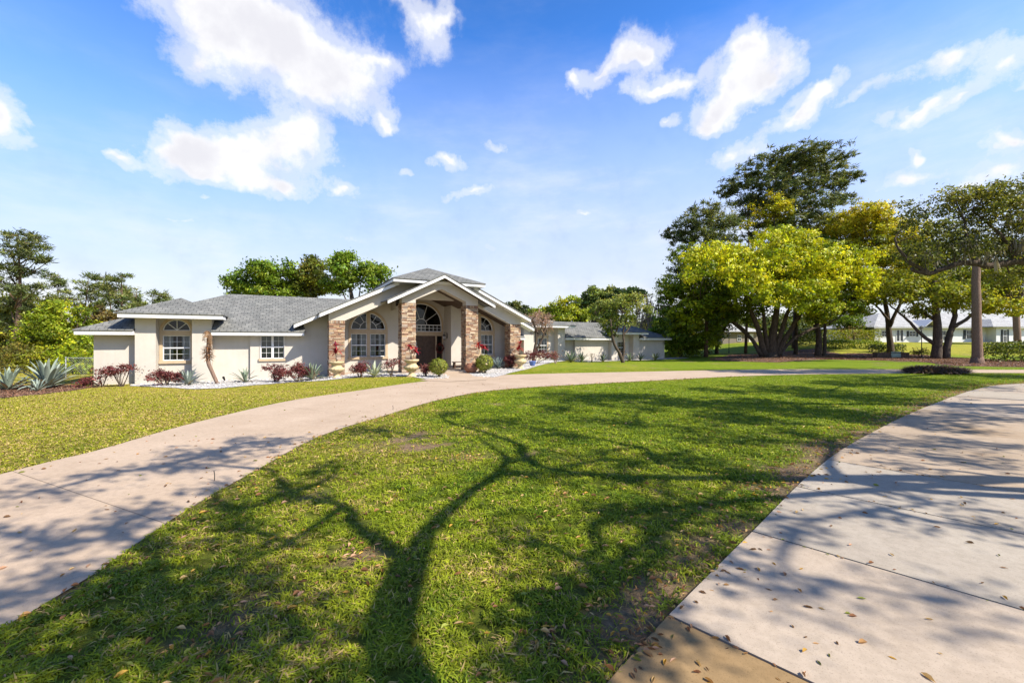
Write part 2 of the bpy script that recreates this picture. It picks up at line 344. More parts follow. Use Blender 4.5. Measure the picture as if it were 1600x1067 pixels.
def mat_bark(name, c0, c1, sc=3.0):
    m, nt, N, L, bs = new_mat(name); tc = N.new('ShaderNodeTexCoord'); mp = N.new('ShaderNodeMapping'); mp.inputs['Scale'].default_value = (1, 1, .22); L.new(tc.outputs['Object'], mp.inputs[0])
    n = nz(N, L, sc*4, 6, .7, mp.outputs[0]); r = ramp(N, [(.32, c0), (.68, c1)]); L.new(n.outputs['Fac'], r.inputs[0]); L.new(r.outputs[0], bs.inputs['Base Color'])
    bs.inputs['Roughness'].default_value = .95; bs.inputs['Specular IOR Level'].default_value = .15; bump(N, L, n.outputs['Fac'], .9, .06, bs); return m
M['bark'] = mat_bark('oak_bark', (.036, .027, .021), (.125, .095, .07))
M['bark_pine'] = mat_bark('pine_bark', (.07, .045, .032), (.20, .13, .09))
M['bark_pale'] = mat_bark('pale_bark', (.16, .12, .09), (.34, .27, .21))
M['bark_palm'] = mat_bark('palm_bark', (.13, .085, .06), (.26, .175, .13), 6)
def mat_concrete(name, c0, c1, stain, sst=.5):
    m, nt, N, L, bs = new_mat(name); tc = N.new('ShaderNodeTexCoord'); v = tc.outputs['Object']
    n = nz(N, L, .8, 7, .65, v); r = ramp(N, [(.3, c0), (.7, c1)]); L.new(n.outputs['Fac'], r.inputs[0])
    n2 = nz(N, L, .35, 6, .7, v); r2 = ramp(N, [(.52, (0, 0, 0)), (.72, (1, 1, 1))]); L.new(n2.outputs['Fac'], r2.inputs[0])
    ms = N.new('ShaderNodeMath'); ms.operation = 'MULTIPLY'; ms.inputs[1].default_value = sst; L.new(r2.outputs[0], ms.inputs[0])
    c = mixc(N, L, ms.outputs[0], r.outputs[0], stain)
    n3 = nz(N, L, 120, 2, .5, v); r3 = ramp(N, [(.28, (.70, .69, .67)), (.42, (1, 1, 1)), (.72, (1, 1, 1)), (.8, (1.12, 1.12, 1.1))]); L.new(n3.outputs['Fac'], r3.inputs[0])
    n5 = nz(N, L, 14, 4, .6, v); r5 = ramp(N, [(.35, (.90, .90, .89)), (.6, (1.03, 1.03, 1.03))]); L.new(n5.outputs['Fac'], r5.inputs[0])
    c = mixc(N, L, 1.0, mixc(N, L, 1.0, c, r3.outputs[0], 'MULTIPLY'), r5.outputs[0], 'MULTIPLY'); L.new(c, bs.inputs['Base Color']); bs.inputs['Roughness'].default_value = .9; bs.inputs['Specular IOR Level'].default_value = .22
    bump(N, L, n3.outputs['Fac'], .22, .004, bs); return m
M['drive'] = mat_concrete('pink_concrete', (0.376, 0.284, 0.200), (0.440, 0.340, 0.248), (0.304, 0.224, 0.156), .6)
M['walk_pale'] = mat_concrete('pale_concrete', (0.344, 0.276, 0.208), (0.408, 0.336, 0.260), (0.272, 0.212, 0.152), .5)
M['walk_grey'] = mat_concrete('grey_concrete', (0.304, 0.260, 0.208), (0.360, 0.316, 0.256), (0.248, 0.204, 0.152), .5)
M['walk_tan'] = mat_concrete('tan_concrete', (0.216, 0.136, 0.060), (0.288, 0.196, 0.096), (0.160, 0.104, 0.048), .6)
M['walk_warm'] = mat_concrete('weathered_concrete', (0.304, 0.232, 0.160), (0.368, 0.288, 0.208), (0.232, 0.148, 0.068), .8)
M['mulch'] = noisy('bark_mulch', (.055, .028, .018), (.20, .115, .075), 9, .95, 22, 1.0, .05, detail=8)
M['gravel'] = noisy('white_gravel', (.24, .23, .215), (.60, .58, .555), 14, .9, 20, 1.0, .06, detail=3)
M['pebble'] = vcol('white_pebble', .85, .2)
def mat_lawn():
    m, nt, N, L, bs = new_mat('lawn_turf'); tc = N.new('ShaderNodeTexCoord'); v = tc.outputs['Object']
    a = N.new('ShaderNodeVertexColor'); a.layer_name = 'Col'
    n = nz(N, L, 14, 6, .75, v); r = ramp(N, [(.28, (.40, .42, .42)), (.5, (.95, .95, .95)), (.72, (1.6, 1.55, 1.4))]); L.new(n.outputs['Fac'], r.inputs[0])
    n2 = nz(N, L, 1.9, 5, .65, v); r2 = ramp(N, [(.35, (.85, .92, .85)), (.65, (1.15, 1.06, 1.0))]); L.new(n2.outputs['Fac'], r2.inputs[0])
    c = mixc(N, L, 1.0, mixc(N, L, 1.0, a.outputs[0], r.outputs[0], 'MULTIPLY'), r2.outputs[0], 'MULTIPLY')
    L.new(c, bs.inputs['Base Color']); bs.inputs['Roughness'].default_value = .95; bs.inputs['Specular IOR Level'].default_value = .1
    n4 = nz(N, L, 20, 5, .8, v); bump(N, L, n4.outputs['Fac'], .9, .05, bs); return m
M['lawn'] = mat_lawn()

# ------------------------------------------------------------------ ground, drive, walk, beds
def gp(px, py): p = G(px, py); return (p.x, p.y)
drive_out = catmull([(-7.9, -14), (-7.7, -4), gp(0, 742), gp(150, 705), gp(300, 662), gp(450, 627), gp(550, 612), gp(650, 597.5), gp(715, 591), gp(800, 585.5), gp(1000, 581), gp(1200, 577.3), gp(1420, 577.3), gp(1600, 578), (60, 27)], 8)
drive_in = catmull([(-3.3, -14), (-3.4, -3), gp(0, 985), gp(100, 932), gp(200, 860), gp(300, 792), gp(380, 747), gp(500, 682), gp(600, 650), gp(700, 622), gp(800, 607.5), gp(1000, 596), gp(1200, 586.5), gp(1420, 583.5), gp(1600, 583), (60, 23)], 8)
def ribbon(name, left, right, mat, zoff, n=90, cols=5, label=None):
    a = resample(left, n); b = resample(right, n); V = []; Q = []
    for i in range(n):
        for k in range(cols+1):
            p = a[i]+(b[i]-a[i])*k/cols; V.append((p[0], p[1], gzf(p[0], p[1])+zoff))
    for i in range(n-1):
        for k in range(cols):
            j = i*(cols+1)+k; Q.append((j, j+1, j+cols+2, j+cols+1))
    V = np.array(V); Q = np.array(Q)
    o = np_mesh(name, V, Q, mat, smooth=True)
    if o.data.polygons[0].normal.z < 0: o.data.flip_normals()
    return o
M['joint'] = noisy('joint_filler', (.10, .075, .055), (.16, .12, .09), 20, .95)
tag(ribbon('driveway_joint', drive_out, drive_in, M['joint'], .007), kind='structure')
_a = resample(drive_out, 181); _b = resample(drive_in, 181)
for _k in range(0, 180, 12):
    def _trim(P):
        P = P.copy(); d0 = P[1]-P[0]; d1 = P[-2]-P[-1]; P[0] += d0/np.linalg.norm(d0)*.004; P[-1] += d1/np.linalg.norm(d1)*.004; return P
    tag(ribbon('driveway', _trim(_a[_k:_k+13]), _trim(_b[_k:_k+13]), M['drive'], .013, 13), 'poured section of the curving pinkish concrete driveway', kind='structure', group='driveway sections')
drive_poly = [tuple(p) for p in resample(drive_out, 120)]+[tuple(p) for p in resample(drive_in, 120)[::-1]]
walk_l = np.array(catmull([(-6.5, -5), (-2.4, -.6), gp(955, 1067), gp(1027, 985), gp(1180, 830), gp(1270, 740), gp(1340, 690), gp(1440, 640), gp(1530, 608), gp(1600, 600), (36, 23.2), (60, 24)], 8))
walk_l = resample(walk_l, 200)
tg = np.gradient(walk_l, axis=0); tg /= np.linalg.norm(tg, axis=1)[:, None]
walk_r = walk_l+np.stack([tg[:, 1], -tg[:, 0]], 1)*4.4
ws = np.r_[0, np.cumsum(np.linalg.norm(np.diff(walk_l, axis=0), axis=1))]
def s_at(p): return ws[np.argmin(np.linalg.norm(walk_l-np.array(p), axis=1))]
s0 = s_at(gp(1027, 985)); s1 = s_at(gp(1180, 830)); s2 = s_at(gp(1297, 718)); s3 = s_at(gp(1440, 640))
cuts = [0, s0-4.2, s0-2.1, s0, s1, (s1+s2)/2, s2, s2+(s3-s2)*.42, s3, s3+2.6, s3+5.2, s3+8, s3+11, s3+15, ws[-1]]
mats = ['walk_pale', 'walk_grey', 'walk_tan', 'walk_pale', 'walk_grey', 'walk_grey', 'walk_warm', 'walk_warm', 'walk_pale', 'walk_pale', 'walk_grey', 'walk_pale', 'walk_grey', 'walk_pale']
def at_s(arr, s): return np.array([np.interp(s, ws, arr[:, k]) for k in range(2)])
for i in range(len(cuts)-1):
    a, b = cuts[i]+.012, cuts[i+1]-.012; n = 10
    L_ = [at_s(walk_l, s) for s in np.linspace(a, b, n)]; R_ = [at_s(walk_r, s) for s in np.linspace(a, b, n)]
    mb = MB(); poly = [(p[0], p[1], gzf(*p)+.03) for p in L_]+[(p[0], p[1], gzf(*p)+.03) for p in R_[::-1]]
    mb.slab(poly, .12); o = mb.build('walk_slab', M[mats[i]])
    tag(o, {'walk_tan': 'tan stained', 'walk_pale': 'pale', 'walk_grey': 'grey', 'walk_warm': 'brown stained'}[mats[i]]+' concrete slab of the broad walk', kind='structure', group='slabs of the concrete walk')
walk_poly = [tuple(p) for p in walk_l]+[tuple(p) for p in walk_r[::-1]]

HX, HY, HTH = -10.716, 24.74, .498
hd = np.array([math.cos(HTH), math.sin(HTH)]); hm = np.array([-math.sin(HTH), math.cos(HTH)])
def H2W(t, w): return (HX+hd[0]*t+hm[0]*w, HY+hd[1]*t+hm[1]*w)
def sheet(name, poly, mat, zoff, step=1.0, label=None):
    P = np.array(poly, float); lo = P.min(0); hi = P.max(0)
    gx, gy = np.meshgrid(np.arange(lo[0], hi[0], step), np.arange(lo[1], hi[1], step)); gx = gx.ravel()+RNG.uniform(-.1, .1, gx.size)*step; gy = gy.ravel()+RNG.uniform(-.1, .1, gy.size)*step
    k = pip(gx, gy, [tuple(p) for p in poly]); n = len(poly)
    vs = [Vector(p) for p in P]+[Vector((x, y)) for x, y in zip(gx[k], gy[k])]
    r = delaunay_2d_cdt(vs, [(i, (i+1) % n) for i in range(n)], [], 1, 1e-4)
    V = [(v.x, v.y, gzf(v.x, v.y)+zoff) for v in r[0]]
    me = bpy.data.meshes.new(name); me.from_pydata(V, [], [tuple(f) for f in r[2]]); me.update()
    me.materials.append(mat); o = bpy.data.objects.new(name, me); link(o)
    if me.polygons[0].normal.z < 0: me.flip_normals()
    return tag(o, label, kind='structure')
def wob(poly, amp=.12, n=120):
    P = np.array(list(poly)+[poly[0]], float); Q = resample(P, n+1)[:-1]
    return [(x+amp*(vnoise(i*.6, 3.3)-.5)*2, y+amp*(vnoise(i*.6, 9.1)-.5)*2) for i, (x, y) in enumerate(Q)]
gravel_l = wob([gp(205, 603.5), gp(262, 606), gp(300, 608.5), gp(345, 607), gp(400, 602), gp(450, 598), gp(505, 595), gp(570, 589.5), gp(640, 588.5), gp(652, 590.5), gp(672, 593.5), gp(700, 592), gp(703, 588), H2W(6.1, -1.8), H2W(5.2, 1.6), H2W(-.2, 1.7), H2W(-5.8, 1.95), H2W(-9.2, 1.4)], .06, 160)
gravel_r = wob([gp(742, 589.5), gp(762, 590.5), gp(777, 589), gp(800, 582), gp(822, 577.5), gp(842, 571.5), gp(858, 567.5), H2W(24.5, 10.3), H2W(19, 10.2), H2W(13.2, 2.0), H2W(8.3, 1.6), H2W(7.6, -1.8)], .06, 140)
gravel_far = wob([H2W(24.6, 8.4), H2W(30, 8.9), H2W(36, 8.6), H2W(41, 9.4), H2W(44, 10.3), H2W(44, 12), H2W(24.6, 11.2)], .06, 100)
for k, (pl, lb) in enumerate([(gravel_l, 'white gravel bed along the left wing of the house'), (gravel_r, 'white gravel bed right of the entry walk'), (gravel_far, 'narrow gravel strip along the far wing')]):
    sheet('gravel_bed', pl, M['gravel'], .022, .8, lb)
mulch_l = wob([(-26, 18.3), gp(0, 623), gp(60, 617), gp(110, 611), gp(145, 605.5), H2W(-9.0, 1.2), H2W(-10.8, 1.0), H2W(-11.2, 2.2), (-22, 21.3), (-28, 21.5)], .1)
mulch_tree = wob([gp(1105, 562), gp(1150, 565), gp(1210, 566.5), gp(1270, 563), gp(1330, 561), gp(1330, 555), gp(1270, 551), gp(1190, 551), gp(1140, 554)], .35)
mulch_r = wob([gp(1280, 562), gp(1360, 563), gp(1440, 566), gp(1490, 572), gp(1600, 574), (52, 33), (52, 42), gp(1540, 561), gp(1450, 554.5), gp(1360, 553), gp(1290, 554)], .3)
for pl, lb in [(mulch_l, 'bark mulch bed under the big agaves'), (mulch_tree, 'mulch ring under the great multi-stemmed tree'), (mulch_r, 'mulch bed under the trees beside the drive')]:
    sheet('mulch_bed', pl, M['mulch'], .018, 1.0, lb)
sheet('entry_walk', [gp(655, 594.5), gp(700, 588.5), H2W(5.0, -1.25), H2W(8.0, -1.25), gp(742, 588.5), gp(768, 588.5), gp(760, 594), gp(700, 597)], M['drive'], .027, 1.0, 'short concrete walk from the drive to the front door')

def dryness(x, y):
    d = .42*fbm(x*.55+3, y*.55, 4, 5)+.30*fbm(x*1.9, y*1.9, 3, 9)
    d = d+.35*sstep(-3, -9, x)                                    # left lawn is more worn
    d = d-.36*np.exp(-(((x-6)/8.5)**2+((y-12)/8)**2))           # lush island
    d = d-.22*sstep(8, 18, x)*sstep(8, 14, y)
    d = d+.30*np.exp(-(((x+3.2)/1.8)**2+((y-9.5)/3.5)**2))
    d = d+.5*sstep(36, 46, x)*sstep(50, 58, y)
    return np.clip(d, 0, 1)
wl_seg = walk_l[::2]
def walk_dist(x, y):
    x = np.asarray(x); best = np.full(x.shape, 1e9)
    for p in wl_seg:
        best = np.minimum(best, (x-p[0])**2+(y-p[1])**2)
    return np.sqrt(best)
dr_seg = resample(drive_in, 160)[8:90]; dr_seg2 = resample(drive_out, 160)[8:90]
spots = [(gp(425, 955), .42), (gp(1010, 930), .30), (gp(1085, 880), .26), (gp(560, 870), .22), (gp(640, 690), .9), (gp(300, 1030), .28), (gp(1250, 745), .55), (gp(1190, 770), .35), (gp(1300, 705), .6), (gp(1000, 1010), .16), (gp(730, 715), .35), (gp(860, 1000), .14)]
def seg_dist(x, y, seg):
    best = np.full(np.shape(x), 1e9)
    for p in seg: best = np.minimum(best, (x-p[0])**2+(y-p[1])**2)
    return np.sqrt(best)
def bare(x, y):
    x = np.asarray(x, float); y = np.asarray(y, float)
    wd = walk_dist(x, y); n1 = fbm(x*1.3, y*1.3, 4, 31); n2 = fbm(x*3.1+5, y*3.1, 3, 41)
    b = 1.3*np.exp(-(wd/.48)**2)*sstep(.30, .52, n1)+.9*np.exp(-(wd/.13)**2)
    b = b+.95*np.exp(-(seg_dist(x, y, dr_seg)/.13)**2)+.5*np.exp(-(seg_dist(x, y, dr_seg2)/.10)**2)
    for (c, r) in spots: b = b+1.1*np.exp(-((x-c[0])**2+(y-c[1])**2)/r**2)*sstep(.30, .62, n2)
    b = b+.8*sstep(.64, .76, n1*.6+n2*.4)
    return np.clip(b, 0, 1)
def lawn_color(x, y):
    d = dryness(x, y)[:, None]; b = bare(x, y)[:, None]
    g = np.array([.14, .20, .010]); t = np.array([.36, .30, .05]); s = np.array([.21, .145, .095])
    k = np.clip((d-.18)*1.25, 0, 1)
    c = g*(1-k)+t*k
    near = (1-sstep(7, 20, np.hypot(x, y)))[:, None]; c = c*(1-.5*near)+np.array([.05, .05, .014])*.5*near   # thatch near by, darkened to paint in the unlit gaps between blades
    return c*(1-b)+s*b
xs = np.unique(np.r_[-420, -300, -220, -160, -120, np.arange(-100, -40, 4), np.arange(-40, -14, 1.0), np.arange(-14, 16, .3), np.arange(16, 60, 1.0), np.arange(60, 130, 4), 150, 200, 280, 420])
ys = np.unique(np.r_[-60, -40, -25, -15, np.arange(-10, 0, 1.), np.arange(0, 26, .3), np.arange(26, 80, 1.2), np.arange(80, 140, 6), 160, 200, 260, 340, 450, 700])
gx, gy = np.meshgrid(xs, ys); V = np.stack([gx.ravel(), gy.ravel(), gz(gx.ravel(), gy.ravel())], 1)
nx, ny = len(xs), len(ys); ii, jj = np.meshgrid(np.arange(nx-1), np.arange(ny-1)); q = (jj*nx+ii).ravel()
lawn = np_mesh('lawn', V, np.stack([q, q+1, q+nx+1, q+nx], 1), M['lawn'], col=lawn_color(V[:, 0], V[:, 1]), smooth=True)
tag(lawn, 'mown lawn with worn yellow patches', kind='structure')

def grass():
    R = np.random.default_rng(3); n_try = 760000
    D = 1.9+(30-1.9)*R.random(n_try)**1.75
    X = (R.random(n_try)*2-1)*D*1.26
    keep = ~pip(X, D, drive_poly) & ~pip(X, D, walk_poly)
    for pl in (gravel_l, gravel_r, mulch_l, mulch_tree, mulch_r): keep &= ~pip(X, D, pl)
    b = np.zeros(n_try); k = np.where(keep)[0]; b[k] = bare(X[k], D[k])
    keep &= R.random(n_try) > b*.93
    tuft = fbm(X*7.5, D*7.5, 2, 3)
    keep &= tuft > .36+.22*(R.random(n_try)-.5)
    X = X[keep]; D = D[keep]; tuft = tuft[keep]; n = len(X)
    dr = dryness(X, D); tn = fbm(X*3.3, D*3.3, 3, 55); tn = .47+(tn-.47)*np.clip(9/D, .3, 1); tf = np.clip((tuft-.36)*2.6, 0, 1)
    h = (.018+.034*R.random(n)+.022*tf)*(1-.3*dr)*np.clip(1.15-D*.03, .5, 1); wd = (.0060+.0045*R.random(n))*np.clip(D/4.6, 1, 3.4)
    a = R.random(n)*2*np.pi; lean = (.6+1.5*R.random(n))*h
    dx, dy = np.cos(a), np.sin(a); tw = R.normal(0, .5, n); sx, sy = -dy*wd*.5, dx*wd*.5
    z0 = gz(X, D)-.004
    base = np.stack([X, D, z0], 1); side = np.stack([sx, sy, wd*.35*tw], 1)
    mid = base+np.stack([dx*lean*.4, dy*lean*.4, h*.72], 1); tip = base+np.stack([dx*lean, dy*lean, h*(1.0-.65*R.random(n))], 1)
    V = np.stack([base-side*.8, base+side*.8, mid+side, mid-side, tip+side*.25, tip-side*.25], 1).reshape(-1, 3)
    i = np.arange(n)*6; Q = np.concatenate([np.stack([i, i+1, i+2, i+3], 1), np.stack([i+3, i+2, i+4, i+5], 1)])
    g0 = np.array([.065, .13, .005]); g1 = np.array([.325, .385, .015]); st = np.array([.48, .36, .13])
    m = np.clip(.55*R.random(n)+1.3*(tn-.32), 0, 1)[:, None]; c = g0*(1-m)+g1*m
    straw = (R.random(n) < np.clip(.02+.95*(dr-.27)+.3*(tn > .64), .015, .7))[:, None]; yl = np.clip((dr-.2)*1.1+.25*(tn-.45), 0, .8)[:, None]
    c = c*(1-yl)+np.array([.42, .385, .03])*yl; c = np.where(straw, st*(.55+.6*R.random(n)[:, None]), c)
    far = np.clip((D-10)/10, 0, 1); c = np.repeat(c*(1+(.5*R.random(n)-.25)*(1-.6*far))[:, None], 6, 0)
    o = np_mesh('grass', V, Q, M['grassblade'], col=c)
    tag(o, 'short coarse lawn grass blades', kind='stuff')
grass()

def fallen():
    R = np.random.default_rng(11); P = []
    def scat(n, x0, x1, y0, y1, s0=.02, s1=.05, poly=None, z=.035):
        X = R.uniform(x0, x1, n); Y = R.uniform(y0, y1, n)
        if poly is not None: k = pip(X, Y, poly); X, Y = X[k], Y[k]
        for x, y in zip(X, Y): P.append((x, y, gzf(x, y)+z, R.uniform(s0, s1)))
    scat(240, .5, 9, 2.2, 9, .018, .045, walk_poly, .034); scat(160, 3, 24, 6, 20, .02, .05, walk_poly, .034)
    scat(190, -8, -3, 2, 9, .02, .055, drive_poly, .016); scat(150, -7, 0, 8, 22, .02, .05, drive_poly, .016)
    scat(420, -3.6, 2.5, 2.2, 6, .02, .055, None, .03); scat(300, -4, 6, 5, 12, .02, .05, None, .035)
    # drifts of litter by the walk edge and drive edge
    for p in walk_l[8:120]:
        for _ in range(22):
            q = p+R.normal(0, .26, 2)+np.array([-.26, .22]); P.append((q[0], q[1], gzf(*q)+.022, R.uniform(.018, .05)))
    for sc_ in (s0, s1, (s1+s2)/2, s2):                      # leaves caught in the joints
        a_, b_ = at_s(walk_l, sc_), at_s(walk_r, sc_)
        for _ in range(26):
            q = a_+(b_-a_)*R.random()**1.4+R.normal(0, .03, 2); P.append((q[0], q[1], gzf(*q)+.034, R.uniform(.010, .032)))
    for (c_, r_) in spots:
        for _ in range(40):
            q = np.array(c_)+R.normal(0, r_*.6, 2); P.append((q[0], q[1], gzf(*q)+.03, R.uniform(.018, .05)))
    for p in resample(drive_in, 120)[18:60]:
        for _ in range(26):
            q = p+R.normal(0, .2, 2)+np.array([.24, 0]); P.append((q[0], q[1], gzf(*q)+.022, R.uniform(.018, .05)))
    V = []; Q = []; C = []
    pal = [(.36, .20, .08), (.28, .13, .06), (.50, .34, .15), (.18, .10, .05), (.46, .27, .05), (.22, .24, .05), (.42, .25, .16)]
    for (x, y, z, s) in P:
        a = R.uniform(0, 6.28); ca, sa = math.cos(a), math.sin(a); L_ = s*1.5; w = s*R.uniform(.35, .55); cz = s*R.uniform(.1, .6); tl = R.uniform(-.3, .3)
        pts = [(-L_*.5, 0, .3*cz), (-.1*L_, -w*.5, cz), (.2*L_, -w*.42, cz), (L_*.5, 0, cz*.3), (.2*L_, w*.42, cz*.6), (-.1*L_, w*.5, cz*.6), (-.1*L_, 0, 0), (.2*L_, 0, 0)]
        b = len(V)
        for (u, v, t) in pts: V.append((x+u*ca-v*sa, y+u*sa+v*ca, z+t+max(0, v*tl)))
        Q += [(b, b+1, b+6, b), (b+1, b+2, b+7, b+6), (b+2, b+3, b+7, b+2), (b, b+6, b+5, b), (b+6, b+7, b+4, b+5), (b+7, b+3, b+4, b+7)]
        c = np.array(pal[R.integers(len(pal))])*R.uniform(.7, 1.3); C += [c]*8
    me = bpy.data.meshes.new('fallen_leaves'); fs = [tuple(dict.fromkeys(q)) for q in Q]; me.from_pydata(V, [], fs); me.update()
    at = me.color_attributes.new('Col', 'FLOAT_COLOR', 'POINT'); c = np.ones((len(V), 4), np.float32); c[:, :3] = np.array(C); at.data.foreach_set('color', c.ravel())
    me.materials.append(M['dryleaf']); o = link(bpy.data.objects.new('fallen_leaves', me)); tag(o, 'scattered dry brown oak leaves on lawn and concrete', kind='stuff')
fallen()
def pebbles():
    R = np.random.default_rng(5); V = []; Q = []; C = []
    for pl, n in ((gravel_l, 6500), (gravel_r, 3500)):
        P = np.array(pl); X = R.uniform(P[:, 0].min(), P[:, 0].max(), n); Y = R.uniform(P[:, 1].min(), P[:, 1].max(), n); k = pip(X, Y, pl)
        for x, y in zip(X[k], Y[k]):
            s = R.uniform(.025, .07); z = gzf(x, y)+.022; b = len(V); a = R.uniform(0, 6.28); c, sn = math.cos(a)*s, math.sin(a)*s
            V += [(x+c, y+sn, z+s*.3), (x-sn*.8, y+c*.8, z+s*.35), (x-c, y-sn, z+s*.3), (x+sn*.8, y-c*.8, z+s*.25), (x+R.normal(0, s*.2), y, z+s*.85)]
            Q += [(b, b+1, b+4), (b+1, b+2, b+4), (b+2, b+3, b+4), (b+3, b, b+4)]; C += [np.array([.50, .48, .455])*R.uniform(.5, 1.25)]*5
    tag(np_mesh('gravel', np.array(V), np.array(Q), M['pebble'], col=np.array(C)), 'loose white landscaping stones in the house beds', kind='stuff')
pebbles()

# ------------------------------------------------------------------ the ranch house (local x = along the front, local y = depth behind it)
house = empty('ranch_house', (HX, HY, 0), HTH, 'long cream stucco ranch house with grey shingle roofs and stacked stone porch columns', 'house')
CT = 6.46                                                   # centre line of the porch
ZB = -.7
def mir(t): return 2*CT-t
def wall_face(mb, t0, t1, w, zb, ztop, holes=(), depth=.2, flip=False):
    """front face at depth w with arched or square openings and their reveals; ztop number or function"""
    zt = ztop if callable(ztop) else (lambda t: ztop)
    br = {t0, t1}
    for h in holes:
        br |= {h[0], h[1]}
        if h[4]:
            c = (h[0]+h[1])/2; r = (h[1]-h[0])/2
            br |= {c-r*math.cos(math.pi*k/18) for k in range(19)}
    if callable(ztop): br |= {t0+(t1-t0)*k/12 for k in range(13)}
    br = sorted(b for b in br if t0-1e-9 <= b <= t1+1e-9)
    bs = [br[0]]
    for b in br[1:]:
        if b-bs[-1] > 1e-4: bs.append(b)
    def top(h, t):
        if not h[4]: return h[3]
        c = (h[0]+h[1])/2; r = (h[1]-h[0])/2; return h[3]+math.sqrt(max(0, r*r-(t-c)**2))
    for a, b in zip(bs, bs[1:]):
        mid = (a+b)/2; hs = sorted([h for h in holes if h[0] < mid < h[1]], key=lambda h: h[2])
        lo = (zb, zb)
        for h in hs:
            if h[2]-lo[0] > 1e-4: mb.add([(a, w, lo[0]), (b, w, lo[1]), (b, w, h[2]), (a, w, h[2])], [(0, 1, 2, 3)])
            ta, tb = top(h, a), top(h, b); lo = (ta, tb)
            mb.add([(a, w, ta), (b, w, tb), (b, w+depth, tb), (a, w+depth, ta)], [(0, 1, 2, 3)])
            mb.add([(a, w, h[2]), (a, w+depth, h[2]), (b, w+depth, h[2]), (b, w, h[2])], [(0, 1, 2, 3)])
        mb.add([(a, w, lo[0]), (b, w, lo[1]), (b, w, zt(b)), (a, w, zt(a))], [(0, 1, 2, 3)])
    for h in holes:
        for t, s in ((h[0], 1), (h[1], -1)):
            z1 = h[3]
            q = [(t, w, h[2]), (t, w, z1), (t, w+depth, z1), (t, w+depth, h[2])]
            mb.add(q if s > 0 else q[::-1], [(0, 1, 2, 3)])
def side_face(mb, t, w0, w1, zb, z0, z1=None):
    z1 = z0 if z1 is None else z1
    mb.add([(t, w0, zb), (t, w1, zb), (t, w1, z1), (t, w0, z0)], [(0, 1, 2, 3)])

# --- windows: white frame (window) > pane, surround, sill, curtain
def arc_pts(c, r, z, n=18, a0=0, a1=math.pi): return [(c+r*math.cos(a0+(a1-a0)*k/n), z+r*math.sin(a0+(a1-a0)*k/n)) for k in range(n+1)]
def arc_band(mb, c, z, r0, r1, y0, y1, n=20, a0=0, a1=math.pi):
    for k in range(n):
        b0 = a0+(a1-a0)*k/n; b1 = a0+(a1-a0)*(k+1)/n
        mb.prism([(c+r0*math.cos(b0), z+r0*math.sin(b0)), (c+r1*math.cos(b0), z+r1*math.sin(b0)), (c+r1*math.cos(b1), z+r1*math.sin(b1)), (c+r0*math.cos(b1), z+r0*math.sin(b1))], y1, y0)
def bar(mb, x0, z0, x1, z1, y0, y1, wd):
    L_ = math.hypot(x1-x0, z1-z0); nx, nzv = -(z1-z0)/L_*wd/2, (x1-x0)/L_*wd/2
    mb.prism([(x0+nx, z0+nzv), (x0-nx, z0-nzv), (x1-nx, z1-nzv), (x1+nx, z1+nzv)], y0, y1)
def sash(mb, t0, t1, z0, z1, w, cols, rows, rail=True, fw=.04, mw=.015):
    y0, y1 = w, w+.05
    mb.box(t0, t0+fw, y0, y1, z0, z1); mb.box(t1-fw, t1, y0, y1, z0, z1)
    mb.box(t0+fw, t1-fw, y0, y1, z0, z0+fw); mb.box(t0+fw, t1-fw, y0, y1, z1-fw, z1)
    zm = (z0+z1)/2
    if rail: mb.box(t0+fw, t1-fw, y0-.012, y1-.012, zm-.03, zm+.03)
    for k in range(1, cols):
        x = t0+(t1-t0)*k/cols; mb.box(x-mw/2, x+mw/2, y0+.018, y0+.032, z0+fw, z1-fw)
    for k in range(1, rows):
        z = z0+(z1-z0)*k/rows
        if rail and abs(z-zm) < .05: continue
        mb.box(t0+fw, t1-fw, y0+.016, y0+.030, z-mw/2, z+mw/2)
def curtains(parent, t0, t1, z0, z1, w, open_=.34):
    mb = MB()
    for (a, b) in ((t0, t0+(t1-t0)*open_), (t1-(t1-t0)*open_, t1)):
        n = 24; pts = []
        for k in range(n+1):
            u = k/n; pts.append((a+(b-a)*u, w+.03*math.sin(u*34)))
        for (p, q) in zip(pts, pts[1:]): mb.add([(p[0], p[1], z0), (q[0], q[1], z0), (q[0], q[1], z1), (p[0], p[1], z1)], [(0, 1, 2, 3)])
    mb.build('curtain', M['curtain'], parent, True)
def finish_window(mb, panes, arches, name='window'):
    wn = mb.build(name, M['vinyl'], house); g = MB()
    for (t0, t1, z0, z1, w) in panes: g.add([(t0, w, z0), (t1, w, z0), (t1, w, z1), (t0, w, z1)], [(0, 1, 2, 3)])
    for (c, r, z, w, a0, a1) in arches:
        P = [(c, w, z)]+[(x, w, zz) for x, zz in arc_pts(c, r, z, 20, a0, a1)]; g.add(P, [(0, k, k+1) for k in range(1, len(P)-1)])
    g.build('pane', M['glass'], wn); return wn

wall_l = MB()
